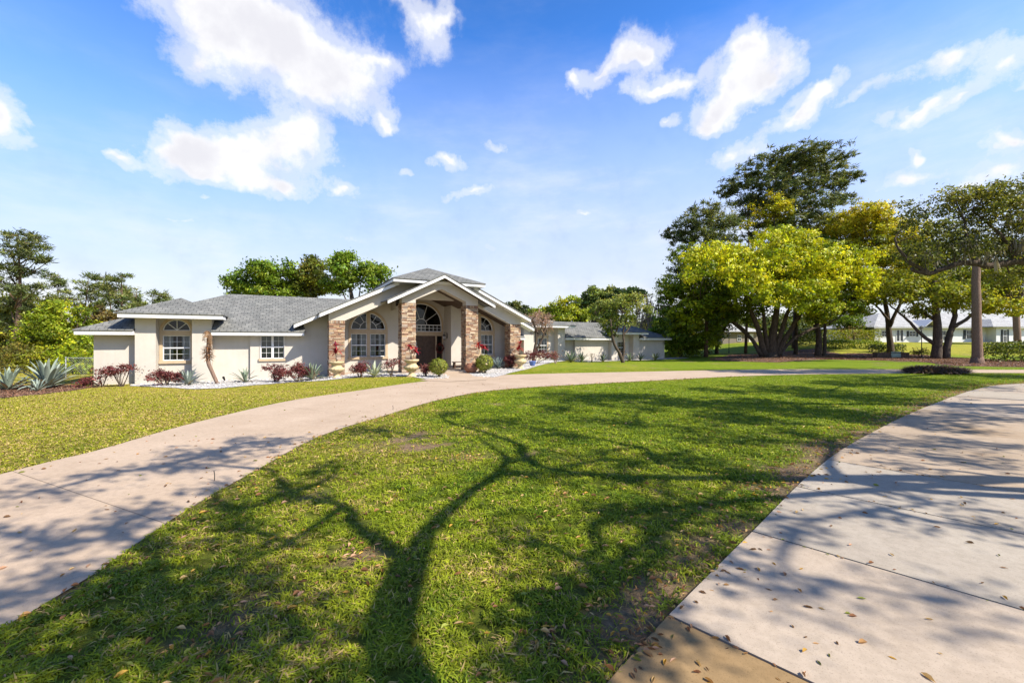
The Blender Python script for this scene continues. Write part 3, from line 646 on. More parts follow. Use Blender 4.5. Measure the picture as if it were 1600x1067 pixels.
# left wing: end box, bay, middle wall
side_face(wall_l, -10.78, 12.0, 2.0, ZB, 2.45); wall_face(wall_l, -10.78, -9.07, 2.0, ZB, 2.45)
def bay(mb, p0, p1, p2, p3, wf, wr, ztop, win):
    """two pilasters with a recessed window wall between"""
    side_face(mb, p0, wr+.9, wf, ZB, ztop); wall_face(mb, p0, p1, wf, ZB, ztop); side_face(mb, p1, wf, wr, ZB, ztop)
    wall_face(mb, p1, p2, wr, ZB, ztop, win, .16); side_face(mb, p2, wr, wf, ZB, ztop); wall_face(mb, p2, p3, wf, ZB, ztop); side_face(mb, p3, wf, wr+.9, ZB, ztop)
bay(wall_l, -9.07, -8.23, -6.70, -5.83, 1.5, 2.1, 3.25, [(-8.06, -6.86, .93, 2.29, False), (-8.06, -6.86, 2.55, 2.55, True)])
wall_face(wall_l, -5.83, -4.04, 2.02, ZB, 2.42); side_face(wall_l, -4.04, 2.02, 1.88, ZB, 2.42)
wall_face(wall_l, -4.04, -1.25, 1.88, ZB, 2.42, [(-3.52, -2.30, .95, 2.31, False)], .16)
wall_face(wall_l, -1.25, .1, 1.88, ZB, lambda t: 3.61+.472*(t+.56)-.12)
wall_l.add([(-10.78, 12, ZB), (14, 12, ZB), (14, 12, 2.5), (-10.78, 12, 2.5)], [(3, 2, 1, 0)])
wl = wall_l.build('wall', M['stucco'], house)
# gable block
wall_g = MB()
def zc(t): return 3.26+.47*(min(t, mir(t))-.862)
side_face(wall_g, .1, 1.9, .8, ZB, 3.3); side_face(wall_g, mir(.1), .8, 12, ZB, 3.3)
wall_face(wall_g, .1, 4.74, 1.7, ZB, lambda t: zc(t)+.03, [(1.44, 3.58, .97, 2.46, False), (1.44, 3.58, 2.74, 2.74, True)], .14)
wall_face(wall_g, 8.18, 12.82, 1.7, ZB, lambda t: zc(t)+.03, [(mir(3.58), mir(1.44), .97, 2.46, False), (mir(3.58), mir(1.44), 2.74, 2.74, True)], .14)
side_face(wall_g, 4.74, 1.7, 3.2, ZB, 5.3); side_face(wall_g, 8.18, 3.2, 1.7, ZB, 5.3)
wall_face(wall_g, 4.74, 8.18, 3.2, ZB, 5.35, [(4.86, 8.06, .0, 2.36, False), (4.94, 7.98, 2.66, 3.18, True)], .14)
# wide gable beam (front at w=0) with its sloped cut-out, as one thick piece
SL = .472
def gz_top(t): return 3.61+SL*(min(t, mir(t))+.56)
wall_g.prism([(0, 3.2), (.862, 3.2), (4.0, 4.675), (4.0, 5.28), (3.98, gz_top(3.98)-.1), (0, gz_top(0)-.1)], 0, .42)
wall_g.prism([(mir(0), 3.2), (mir(0), gz_top(0)-.1), (mir(3.98), gz_top(3.98)-.1), (mir(4.0), 5.28), (mir(4.0), 4.675), (mir(.862), 3.2)], 0, .42)
wall_g.box(3.95, mir(3.95), .012, .38, 4.70, 5.57)
side_face(wall_g, 3.95, 4.6, .38, 4.0, 5.57); side_face(wall_g, mir(3.95), .38, 4.6, 4.0, 5.57)
# porch gable beam
def pz(t): return 6.15-.50*abs(t-CT)
def pl_(t): return 5.28-.45*abs(t-CT)
wall_g.prism([(3.94, 4.31), (4.80, 4.31), (4.80, pl_(4.80)), (CT, pl_(CT)), (mir(4.80), pl_(4.80)), (mir(4.80), 4.31), (mir(3.94), 4.31), (mir(3.94), pz(3.94)-.1), (CT, pz(CT)-.1), (3.94, pz(3.94)-.1)], -1.22, -.62)
wall_g.build('wall', M['stucco'], house)
# ceilings
cl = MB()
cl.prism([(4.25, pl_(4.25)+.02), (CT, pl_(CT)+.02), (CT, pl_(CT)+.10), (4.25, pl_(4.25)+.10)], -.61, 3.3)
cl.prism([(mir(4.25), pl_(4.25)+.10), (CT, pl_(CT)+.10), (CT, pl_(CT)+.02), (mir(4.25), pl_(4.25)+.02)], -.61, 3.3)
for f in (lambda t: t, mir):
    P = [(.12, zc(.12)), (4.24, zc(4.24)), (4.24, zc(4.24)+.09), (.12, zc(.12)+.09)]; P = [(f(a), b) for a, b in P]
    cl.prism(P if f(0) == 0 else P[::-1], .43, 1.9)
cl.build('porch_ceiling', M['ceil'], house)
# right wing
wall_r = MB(); R0 = 11.0; RZ = 2.22
wall_face(wall_r, 13.2, 19.3, R0, ZB, RZ)
bay(wall_r, 19.3, 20.45, 23.5, 24.42, 10.5, 11.2, 3.45, [(21.2, 22.58, .72, 2.28, False), (21.2, 22.58, 2.56, 2.56, True)])
wall_face(wall_r, 24.42, 26.15, R0+.35, ZB, RZ); side_face(wall_r, 26.15, R0+.35, R0, ZB, RZ)
wall_face(wall_r, 26.15, 31.0, R0, ZB, RZ)
bay(wall_r, 31.0, 31.9, 34.4, 35.3, 10.5, 11.2, 2.75, [(32.45, 33.85, .5, 1.9, False)])
wall_face(wall_r, 35.3, 40.2, R0, ZB, RZ); side_face(wall_r, 40.2, R0, 19, ZB, RZ)
side_face(wall_r, 13.2, 19, R0, ZB, RZ); wall_r.add([(13.2, 19, ZB), (40.2, 19, ZB), (40.2, 19, RZ), (13.2, 19, RZ)], [(3, 2, 1, 0)])
wall_r.build('wall', M['stucco'], house)

# --- window units
def surround_rect(mb, t0, t1, z0, z1, b, y0, y1):
    mb.box(t0-b, t0, y0, y1, z0, z1); mb.box(t1, t1+b, y0, y1, z0, z1); mb.box(t0-b, t1+b, y0, y1, z1, z1+b)
def single_arch(t0, t1, z0, z1, zs, w, cols, rows, bs=.14):
    m = MB(); c = (t0+t1)/2; r = (t1-t0)/2
    sash(m, t0, t1, z0, z1, w+.06, cols, rows)
    m.box(t0+.03, t1-.03, w+.06, w+.11, zs, zs+.035); arc_band(m, c, zs+.0, r-.04, r, w+.06, w+.11)
    for a in (45, 90, 135):
        a = math.radians(a); bar(m, c, zs+.03, c+(r-.03)*math.cos(a), zs+(r-.03)*math.sin(a), w+.075, w+.095, .028)
    wn = finish_window(m, [(t0+.02, t1-.02, z0+.02, z1-.02, w+.09)], [(c, r-.02, zs, w+.09, 0, math.pi)])
    s = MB(); y0, y1 = w-.035, w-.002
    s.box(t0-bs, t0, y0, y1, z0, zs); s.box(t1, t1+bs, y0, y1, z0, zs); s.box(t0, t1, y0, y1, z1, zs)
    arc_band(s, c, zs, r, r+bs, y0, y1); s.build('window_trim', M['tan'], wn)
    q = MB(); q.box(t0-bs-.02, t1+bs+.02, w-.11, w-.002, z0-.16, z0); q.build('sill', M['tan'], wn)
    curtains(wn, t0, t1, z0, z1, w+.22); return wn
single_arch(-8.06, -6.86, .93, 2.29, 2.55, 2.1, 4, 4)
single_arch(21.2, 22.58, .72, 2.28, 2.56, 11.2, 4, 4)
def double_arch(t0, t1, w):
    z0, z1, zs = .97, 2.46, 2.74; c = (t0+t1)/2; r = (t1-t0)/2; m = MB(); hm_ = .10
    sash(m, t0, c-hm_, z0, z1, w+.05, 3, 4); sash(m, c+hm_, t1, z0, z1, w+.05, 3, 4)
    for s in (-1, 1):
        a0, a1 = (0, math.pi/2-.1) if s > 0 else (math.pi/2+.1, math.pi)
        arc_band(m, c, zs, r-.05, r, w+.05, w+.10, 14, a0, a1)
        arc_band(m, c, zs, r*.50-.02, r*.50+.006, w+.065, w+.08, 10, a0, a1-(.13 if s > 0 else 0)) if s > 0 else arc_band(m, c, zs, r*.50-.02, r*.50+.006, w+.065, w+.08, 10, a0+.13, a1)
        m.box(*(sorted((c+s*hm_, c+s*r))), w+.05, w+.10, zs, zs+.04)
        m.box(*(sorted((c+s*hm_, c+s*(hm_+.04)))), w+.05, w+.10, zs+.04, zs+r*.985)
        for a in (30, 60):
            a = math.radians(a); bar(m, c+s*r*.5*math.cos(a), zs+r*.5*math.sin(a), c+s*(r-.03)*math.cos(a), zs+(r-.03)*math.sin(a), w+.066, w+.081, .022)
    wn = finish_window(m, [(t0+.02, c-hm_-.02, z0+.02, z1-.02, w+.08), (c+hm_+.02, t1-.02, z0+.02, z1-.02, w+.08)], [(c, r-.02, zs, w+.08, 0, math.pi)])
    s = MB(); b = .15; y0, y1 = w-.035, w-.002
    s.box(t0-b, t0, y0, y1, z0, zs); s.box(t1, t1+b, y0, y1, z0, zs); s.box(t0, t1, y0, y1, z1, zs); arc_band(s, c, zs, r, r+b, y0, y1)
    s.build('window_trim', M['tan'], wn)
    s = MB(); s.box(c-hm_, c+hm_, w-.02, w+.11, z0, z1-.001); s.build('mullion', M['tan'], wn); s = MB(); s.box(c-hm_, c+hm_, w-.02, w+.11, zs+.001, zs+r*.985); s.build('mullion', M['tan'], wn)
    q = MB(); q.box(t0-b-.02, t1+b+.02, w-.10, w-.002, z0-.16, z0); q.build('sill', M['tan'], wn)
    curtains(wn, t0, c-hm_, z0, z1, w+.2, .42); curtains(wn, c+hm_, t1, z0, z1, w+.2, .42)
double_arch(1.44, 3.58, 1.7); double_arch(mir(3.58), mir(1.44), 1.7)
# middle square window with shutters behind the glass
m = MB(); t0, t1, z0, z1, w = -3.52, -2.30, .95, 2.31, 1.88; c = (t0+t1)/2
sash(m, t0, c-.02, z0, z1, w+.05, 2, 4); sash(m, c+.02, t1, z0, z1, w+.05, 2, 4); m.box(c-.02, c+.02, w+.04, w+.1, z0, z1)
wn = finish_window(m, [(t0+.02, t1-.02, z0+.02, z1-.02, w+.08)], [])
q = MB(); q.box(t0-.1, t1+.06, w-.09, w-.002, z0-.15, z0); q.build('sill', M['tan'], wn)
for a_, b_ in ((t0-.05, t0), (t1, t1+.05)): q = MB(); q.box(a_, b_, w-.03, w-.002, z0, z1); q.build('window_trim', M['stucco'], wn)
q = MB()
for k in range(22):
    z = z0+.05+k*.06; q.add([(t0, w+.2, z), (t1, w+.2, z), (t1, w+.16, z+.045), (t0, w+.16, z+.045)], [(0, 1, 2, 3)])
q.build('shutter', M['curtain'], wn)
m = MB(); sash(m, 32.45, 33.85, .5, 1.9, 11.26, 4, 4); wn = finish_window(m, [(32.47, 33.83, .52, 1.88, 11.29)], [])
q = MB(); q.box(32.3, 34.0, 11.1, 11.197, .36, .5); q.build('sill', M['tan'], wn)

# --- front door, sidelights and arched transom
w = 3.2
m = MB(); c = CT; r = 1.52; zs = 3.18
m.box(4.94, 7.98, w+.05, w+.1, 2.66, 2.71); m.box(4.94, 7.98, w+.05, w+.1, 3.12, 3.17); arc_band(m, c, zs, r-.05, r, w+.05, w+.1, 26)
for k in range(0, 11):
    x = 4.94+(3.04-.03)*k/10; m.box(x, x+.03, w+.06, w+.085, 2.71, 3.12)
m.box(4.97, 7.95, w+.058, w+.083, 2.90, 2.93)
for a in (36, 72, 108, 144):
    a = math.radians(a); bar(m, c+.42*math.cos(a), zs+.42*math.sin(a), c+(r-.03)*math.cos(a), zs+(r-.03)*math.sin(a), w+.062, w+.082, .03)
arc_band(m, c, zs, .40, .43, w+.06, w+.084, 16)
wn = finish_window(m, [(4.96, 7.96, 2.68, 3.18, w+.09)], [(c, r-.02, zs, w+.09, 0, math.pi)], 'transom_window')
s = MB(); b = .13; arc_band(s, c, zs, r, r+b, w-.04, w-.002, 26); s.box(4.94-b, 4.94, w-.04, w-.002, 2.40, zs); s.box(7.98, 7.98+b, w-.04, w-.002, 2.40, zs); s.box(4.94, 7.98, w-.04, w-.002, 2.42, 2.66); s.build('window_trim', M['tan'], wn)
fr = MB()
for (a, b_) in ((4.80, 4.90), (5.32, 5.42), (7.50, 7.60), (8.02, 8.11)): fr.box(a, b_, w-.05, w+.14, .0, 2.36)
fr.box(4.80, 8.11, w-.05, w+.14, 2.36, 2.415)
dfr = fr.build('door_frame', M['tan'], house)
for (a, b_) in ((5.42, 6.455), (6.465, 7.50)):
    d = MB(); d.box(a, b_, w+.03, w+.075, .03, 2.355); cx = (a+b_)/2
    for (z0, z1) in ((.12, .42),): d.box(a+.16, b_-.16, w+.015, w+.03, z0, z1)
    arc_band(d, cx, 1.42, .30, .36, w+.012, w+.03, 24, 0, 2*math.pi)
    dd = d.build('door', M['wood_dark'], house)
    g = MB(); g.add([(cx, w+.022, 1.42)]+[(cx+.24*math.cos(2*math.pi*k/24), w+.022, 1.42+.62*math.sin(2*math.pi*k/24)) for k in range(24)], [(0, 1+k, 1+(k+1) % 24) for k in range(24)]); g.build('door_glass', M['curtain'] if a < 6 else M['wood_dark'], dd)
    h = MB(); hx = b_-.07 if a < 6 else a+.07; h.tube([(hx, w-.03, .95), (hx, w-.05, 1.1), (hx, w-.03, 1.25)], .014, 6); h.build('handle', M['iron'], dd)
for (a, b_) in ((4.90, 5.32), (7.60, 8.02)):
    sm = MB(); sash(sm, a, b_, .3, 2.36, w+.02, 1, 5, False); sm.box(a, b_, w+.02, w+.07, .02, .3); sw = sm.build('sidelight', M['wood_dark'], house)
    g = MB(); g.add([(a, w+.05, .3), (b_, w+.05, .3), (b_, w+.05, 2.36), (a, w+.05, 2.36)], [(0, 1, 2, 3)]); g.build('pane', M['glass'], sw)
# porch floor
pf = MB(); pf.box(3.6, mir(3.6), -1.5, 3.4, -.3, .06); pf.box(.3, 3.6, .9, 1.8, -.3, .0); pf.build('porch_floor', M['walk_pale'], house)
# dim hall behind the glass: a floor and a back wall so that the rooms are rooms
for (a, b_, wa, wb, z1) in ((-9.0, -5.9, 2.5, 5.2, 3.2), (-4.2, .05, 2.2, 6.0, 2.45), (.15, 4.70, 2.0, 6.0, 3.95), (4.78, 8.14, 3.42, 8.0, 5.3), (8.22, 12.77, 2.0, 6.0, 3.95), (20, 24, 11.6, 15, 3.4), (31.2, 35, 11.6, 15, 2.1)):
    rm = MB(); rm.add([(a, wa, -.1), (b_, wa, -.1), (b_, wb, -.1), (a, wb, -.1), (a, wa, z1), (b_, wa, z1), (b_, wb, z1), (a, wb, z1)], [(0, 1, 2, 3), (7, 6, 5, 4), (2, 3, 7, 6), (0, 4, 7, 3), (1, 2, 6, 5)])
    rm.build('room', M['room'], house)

# --- stacked stone columns
def stone_column(t0, w0, h, zb=-.35):
    R = random.Random(int(t0*100)); wd = .862; mb = MB(); z = zb; core = .05
    pal = [(.27, .16, .10), (.36, .25, .16), (.22, .125, .08), (.42, .33, .23), (.17, .105, .07), (.30, .19, .12), (.27, .21, .16), (.38, .27, .16), (.33, .26, .20)]
    mb.cur = (.16, .10, .07); mb.box(t0+core, t0+wd-core, w0+core, w0+wd-core, zb, h-.02)
    while z < h-.17:
        rh = R.uniform(.055, .125); rh = min(rh, h-.17-z) if h-.17-z > .05 else h-.17-z
        for side in range(4):
            x = 0.0
            while x < wd-.01:
                L_ = min(R.uniform(.14, .42), wd-x)
                if wd-x-L_ < .08: L_ = wd-x
                o = R.uniform(-.02, .022); c = pal[R.randrange(len(pal))]; k = R.uniform(.8, 1.2); mb.cur = tuple(v*k for v in c); g = .006
                a, b = x+g, x+L_-g; dd = .09
                if side == 0: mb.box(t0+a, t0+b, w0-o, w0+dd, z+g, z+rh-g)
                elif side == 1: mb.box(t0-o, t0+dd, w0+a, w0+b, z+g, z+rh-g)
                elif side == 2: mb.box(t0+wd-dd, t0+wd+o, w0+a, w0+b, z+g, z+rh-g)
                else: mb.box(t0+a, t0+b, w0+wd-dd, w0+wd+o, z+g, z+rh-g)
                x += L_
        z += rh
    n = 9                                                   # soldier course of upright stones at the top
    for side in range(4):
        for k in range(n):
            a = wd*k/n+.006; b = wd*(k+1)/n-.006; o = R.uniform(0, .02); c = pal[R.randrange(len(pal))]; mb.cur = c
            if side == 0: mb.box(t0+a, t0+b, w0-o, w0+.09, z+.006, h-.012)
            elif side == 1: mb.box(t0-o, t0+.09, w0+a, w0+b, z+.006, h-.012)
            elif side == 2: mb.box(t0+wd-.09, t0+wd+o, w0+a, w0+b, z+.006, h-.012)
            else: mb.box(t0+a, t0+b, w0+wd-.09, w0+wd+o, z+.006, h-.012)
    return mb.build('column', M['stone'], house, col=True)
stone_column(0.0, 0.0, 3.2); stone_column(3.94, -1.22, 4.31); stone_column(mir(3.94)-.862, -1.22, 4.31); stone_column(mir(0)-.862, 0.0, 3.2)

# --- roofs
TH = .055
def roof_part(mb): return mb.build('roof', M['shingle'], house)
def fascia_box(mb, t0, t1, w0, w1, zt, h=.2, inset=.05):
    mb.box(t0+inset, t1-inset, w0+inset, w1-inset, zt-TH-h, zt-TH-.001)
rl = MB(); se = .449
rl.slab([(-11.34, 1.25, 2.55), (-9.08, 1.25, 2.55), (-9.08, 2.6, 3.156), (-5.82, 2.6, 3.156), (-5.82, 1.25, 2.55), (-1.2, 1.25, 2.55), (-1.2, 2.82, 3.255), (2.66, 7, 5.13), (-5.5, 7, 5.13)], TH)
rl.slab([(-11.34, 12.75, 2.55), (-11.34, 1.25, 2.55), (-5.5, 7, 5.13)], TH)
rl.slab([(8, 12.75, 2.55), (-11.34, 12.75, 2.55), (-5.5, 7, 5.13), (8, 7, 5.13)], TH)
L1 = roof_part(rl)
f = MB(); f.box(-11.29, -9.075, 1.30, 2.3, 2.30, 2.494); f.box(-11.29, -10.6, 2.3, 12.7, 2.30, 2.494); f.build('fascia', M['trim'], L1)
f = MB(); f.box(-5.825, -1.25, 1.30, 2.3, 2.30, 2.494); f.build('fascia', M['trim'], L1)
def hip_small(t0, t1, w0, ze, slope, wback, h=.2):
    hw = (t1-t0)/2; c = (t0+t1)/2; zr = ze+slope*hw; mb = MB()
    mb.slab([(t0, w0, ze), (t1, w0, ze), (c, w0+hw, zr)], TH)
    mb.slab([(t0, wback, ze), (t0, w0, ze), (c, w0+hw, zr), (c, wback, zr)], TH)
    mb.slab([(t1, w0, ze), (t1, wback, ze), (c, wback, zr), (c, w0+hw, zr)], TH)
    r = roof_part(mb); f = MB(); fascia_box(f, t0, t1, w0, w0+1.55, ze, h); f.build('fascia', M['trim'], r); return r
hip_small(-9.62, -5.2, .75, 3.42, .45, 5.9)
# wide gable
rg = MB()
for s in (0, 1):
    g = (lambda t: t) if s == 0 else mir
    P1 = [(g(-.58), -.6, gz_top(-.58)), (g(4.0), -.6, gz_top(4.0)), (g(4.0), 8, gz_top(4.0)), (g(2.66), 7, gz_top(2.66)), (g(-.58), 3.6, gz_top(-.58))]
    P2 = [(g(-1.85), 1.0, gz_top(-1.85)), (g(-.58), 1.0, gz_top(-.58)), (g(-.58), 3.6, gz_top(-.58)), (g(-1.85), 2.3, gz_top(-1.85))]
    for P in (P1, P2): rg.slab(P if s == 0 else P[::-1], TH)
R2 = roof_part(rg)
for s in (0, 1):
    g = (lambda t: t) if s == 0 else mir
    f = MB()
    def rk(t, dz): return (g(t), gz_top(t)-dz)
    P = [rk(-.54, .27), rk(3.97, .27), rk(3.97, TH+.002), rk(-.54, TH+.002)]; f.prism(P if s == 0 else P[::-1], -.56, -.002)
    P = [rk(-1.81, .27), rk(-.56, .27), rk(-.56, TH+.002), rk(-1.81, TH+.002)]; f.prism(P if s == 0 else P[::-1], 1.04, 1.82)
    P = [rk(-.53, .26), rk(-.1, .26), rk(-.1, TH+.003), rk(-.53, TH+.003)]; f.prism(P if s == 0 else P[::-1], -.002, 1.038)
    f.build('fascia', M['trim'], R2)
# tower
rt = MB(); T0, T1, W0_, W1_, ZE = 3.4, mir(3.4), -1.3, 4.8, 5.80; wc = (W0_+W1_)/2; ap = (CT, wc, 7.06)
C4 = [(T0, W0_, ZE), (T1, W0_, ZE), (T1, W1_, ZE), (T0, W1_, ZE)]
for k in range(4): rt.slab([C4[k], C4[(k+1) % 4], ap], TH)
R3 = roof_part(rt); f = MB(); fascia_box(f, T0, T1, W0_, W1_, ZE, .18); f.build('fascia', M['trim'], R3)
# porch gable
rp = MB(); a0, a1 = CT-3.52, CT+3.52
rp.slab([(a0, -1.9, pz(a0)), (CT, -1.9, pz(CT)), (CT, .25, pz(CT)), (a0, -.02, pz(a0))], TH)
rp.slab([(CT, -1.9, pz(CT)), (a1, -1.9, pz(a1)), (a1, -.02, pz(a1)), (CT, .25, pz(CT))], TH)
R4 = roof_part(rp); f = MB()
for s in (0, 1):
    g = (lambda t: t) if s == 0 else mir
    P = [(g(a0+.04), pz(a0+.04)-.25), (g(CT-.001), pz(CT)-.25), (g(CT-.001), pz(CT)-TH-.002), (g(a0+.04), pz(a0+.04)-TH-.002)]; f.prism(P if s == 0 else P[::-1], -1.86, -1.78)
f.build('fascia', M['trim'], R4)
f = MB()
for s in (0, 1):
    g = (lambda t: t) if s == 0 else mir
    P = [(g(a0+.05), pz(a0+.05)-.17), (g(CT-.001), pz(CT)-.17), (g(CT-.001), pz(CT)-TH-.004), (g(a0+.05), pz(a0+.05)-TH-.004)]; f.prism(P if s == 0 else P[::-1], -1.779, -1.222)
f.build('soffit', M['ceil'], R4)
# right wing roofs
rr = MB(); e0, e1, q0, q1, zr0 = 13.0, 40.8, 10.25, 18.75, 2.36; hw = (q1-q0)/2; zr = zr0+.45*hw
def zq(w): return zr0+.45*(w-q0)
rr.slab([(e0, q0, zr0), (19.28, q0, zr0), (19.28, 11.7, zq(11.7)), (24.44, 11.7, zq(11.7)), (24.44, q0, zr0), (30.98, q0, zr0), (30.98, 11.7, zq(11.7)), (35.32, 11.7, zq(11.7)), (35.32, q0, zr0), (e1, q0, zr0), (e1-hw, q0+hw, zr), (e0+hw, q0+hw, zr)], TH); rr.slab([(e1, q1, zr0), (e0, q1, zr0), (e0+hw, q0+hw, zr), (e1-hw, q0+hw, zr)], TH)
rr.slab([(e1, q0, zr0), (e1, q1, zr0), (e1-hw, q0+hw, zr)], TH); rr.slab([(e0, q1, zr0), (e0, q0, zr0), (e0+hw, q0+hw, zr)], TH)
R5 = roof_part(rr); f = MB()
for (a, b) in ((e0+.05, 19.27), (24.45, 30.97), (35.33, e1-.05)): f = MB(); f.box(a, b, q0+.05, 11.4, zr0-.26, zr0-TH-.001); f.build('fascia', M['trim'], R5)
hip_small(18.4, 25.38, 9.75, 3.64, .30, 13.2); hip_small(30.3, 36.2, 9.75, 3.0, .36, 14.0)

# ------------------------------------------------------------------ vegetation
def unit(R, n):
    v = R.normal(size=(n, 3)); return v/np.linalg.norm(v, axis=1)[:, None]
def leaf_quads(C, size, R, aspect=.5, flat=.0, dirs=None, out=None, orient=.0):
    """one pointed four-cornered leaf per centre"""
    n = len(C); nr = unit(R, n); nr[:, 2] = nr[:, 2]*(1-flat)+flat*np.sign(nr[:, 2]+1e-9)*1.0
    nr /= np.linalg.norm(nr, axis=1)[:, None]
    if out is not None: nr = nr*(1-orient)+out*orient; nr /= (np.linalg.norm(nr, axis=1)[:, None]+1e-9)
    t = unit(R, n) if dirs is None else dirs
    t = t-nr*np.sum(t*nr, 1)[:, None]; t /= (np.linalg.norm(t, axis=1)[:, None]+1e-9); b = np.cross(nr, t)
    s = (np.asarray(size)*np.ones(n))[:, None]
    V = np.stack([C-t*s*.5, C+b*s*aspect*.5-t*s*.05+nr*s*.08, C+t*s*.5, C-b*s*aspect*.5-t*s*.05+nr*s*.08], 1).reshape(-1, 3)
    i = np.arange(n)*4
    return V, np.stack([i, i+1, i+2, i+3], 1)
def crown_arrays(blobs, R, per_m2, clump_r, leaves, leaf, pal, aspect=.5, flat=.2, needle=False, shell=.55, patch=.6, wind=0.0, sub=0, orient=.45, rough=.22):
    """blobs: (centre, (rx,ry,rz)[, palette weights shift]); leaves are scattered in clumps, each clump of one tone"""
    pal = np.array([p for p in pal]); CC = []; CI = []
    if sub:
        nb_ = []
        for bl in blobs:
            c = np.array(bl[0], float); r = np.array(bl[1], float)*np.ones(3); dd = unit(R, sub)
            for d_ in dd:
                f = R.uniform(.36, .55); q = [tuple(c+d_*r*R.uniform(.6, 1.05)), tuple(r*f*np.array([1, 1, .85]))]
                q.append(float(np.clip((bl[2] if len(bl) > 2 else .5)+R.normal(0, .3), 0, 1))); nb_.append(tuple(q))
        blobs = nb_
    BC = np.array([b[0] for b in blobs], float)
    for bi, bl in enumerate(blobs):
        c = np.array(bl[0], float); r = np.array(bl[1], float)*np.ones(3)
        area = 4*np.pi*((r[0]*r[1])**1.6/3+(r[0]*r[2])**1.6/3+(r[1]*r[2])**1.6/3)**(1/1.6)
        n = max(4, int(area*per_m2)); d = unit(R, n); rad = (shell**3+(1-shell**3)*R.random(n))**(1/3)*(1+rough*R.normal(size=n).clip(-1, 1.2))
        CC.append(c+d*r*rad[:, None]); CI += [bi]*n
    CC = np.concatenate(CC); CI = np.array(CI); m = len(CC)
    bw = R.random(len(blobs)); cw = np.clip(patch*bw[CI]+(1-patch)*R.random(m), 0, .9999)
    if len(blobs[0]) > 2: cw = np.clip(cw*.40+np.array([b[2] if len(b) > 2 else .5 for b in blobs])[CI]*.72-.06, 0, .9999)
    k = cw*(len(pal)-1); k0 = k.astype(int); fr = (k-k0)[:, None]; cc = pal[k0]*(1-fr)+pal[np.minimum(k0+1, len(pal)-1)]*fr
    cc = cc*(1+.22*R.normal(size=(m, 1))).clip(.55, 1.6)
    lv = np.maximum(3, (leaves*(.5+R.random(m))).astype(int)); idx = np.repeat(np.arange(m), lv); n = len(idx)
    cr = clump_r*(.6+.8*R.random(m))
    off = R.normal(size=(n, 3))*np.array([1, 1, .62])*.55*cr[idx][:, None]
    C = CC[idx]+off
    col = cc[idx]*(1+.24*R.normal(size=(n, 1))).clip(.5, 1.7)*(1+.07*R.normal(size=(n, 3))).clip(.8, 1.25)
    dirs = None
    if needle:
        dirs = off/(np.linalg.norm(off, axis=1)[:, None]+1e-6)+np.array([0, 0, .35]); dirs /= np.linalg.norm(dirs, axis=1)[:, None]
    if wind:
        w_ = np.array([1.0, 0, -.1]); dirs = (dirs if dirs is not None else unit(R, n))*(1-wind)+w_*wind
        dirs /= np.linalg.norm(dirs, axis=1)[:, None]
    outv = C-BC[CI[idx]]; outv /= (np.linalg.norm(outv, axis=1)[:, None]+1e-6)
    V, Q = leaf_quads(C, leaf*(.6+.8*R.random(n)), R, aspect, flat, dirs, None if needle else outv, orient)
    return V, Q, np.repeat(col, 4, 0), CC
def limb(mb, pts, r0, r1, n=8, sm=5, jit=0.0, R=None):
    P = catmull([np.array(p, float) for p in pts], sm) if len(pts) > 2 else resample([pts[0], pts[-1]], 5)
    P = [np.array(p) for p in P]
    if jit and R is not None: P = [P[0]]+[p+R.normal(0, jit, 3) for p in P[1:-1]]+[P[-1]]
    rad = [r0+(r1-r0)*(i/(len(P)-1))**.8 for i in range(len(P))]
    mb.tube(P, rad, n); return P
def make_tree(name, label, cat, base, limbs, blobs, pal, leaf=.2, per_m2=1.6, clump=.45, leaves=22, bark='bark', seed=1, group=None, twigs=70, twr=.03,
              aspect=.55, flat=.2, needle=False, shell=.5, patch=.6, flare=0.0, extra=None, wind=0.0, mat='leaf', sub=0, orient=.45, rough=.22):
    R = np.random.default_rng(seed); root = empty(name, base, 0, label, cat, group); B = np.array(base, float)
    tm = MB(); nodes = []
    for i, (pts, r0, r1) in enumerate(limbs):
        P = limb(tm, [np.array(p, float)-B for p in pts], r0, r1, 9 if i < 2 else 6, 5, (.10*r0 if len(pts) > 3 else .05*r0) if i else .03*r0, R); nodes += P[len(P)//3:]
    if flare:
        r0 = limbs[0][1]; tm.lathe([(r0*1.0+flare, -.25), (r0+flare*.55, .05), (r0+flare*.15, .3), (r0*.98, .7)], 14, (limbs[0][0][0][0]-B[0], limbs[0][0][0][1]-B[1], limbs[0][0][0][2]-B[2]), 5, .12)
    V, Q, C, CC = crown_arrays([((np.array(b[0], float)-B), *b[1:]) for b in blobs], R, per_m2, clump, leaves, leaf, pal, aspect, flat, needle, shell, patch, wind, sub, orient, rough)
    nodes = np.array(nodes)
    for c in CC[R.permutation(len(CC))[:twigs]]:
        dd = np.linalg.norm((nodes-c)*np.array([1, 1, 1.0]), axis=1)+.6*np.maximum(0, nodes[:, 2]-c[2]); a = nodes[dd.argmin()]; md = (a+c)/2+np.array([0, 0, -.06*np.linalg.norm(c-a)])+R.normal(0, .05*np.linalg.norm(c-a), 3)
        tm.tube([a, md, c], [twr*1.3, twr*.8, twr*.25], 4, False)
    tm.build('trunk', M[bark], root, True)
    np_mesh('crown', V, Q, M[mat], root, C)
    if extra: extra(root, R, B)
    return root
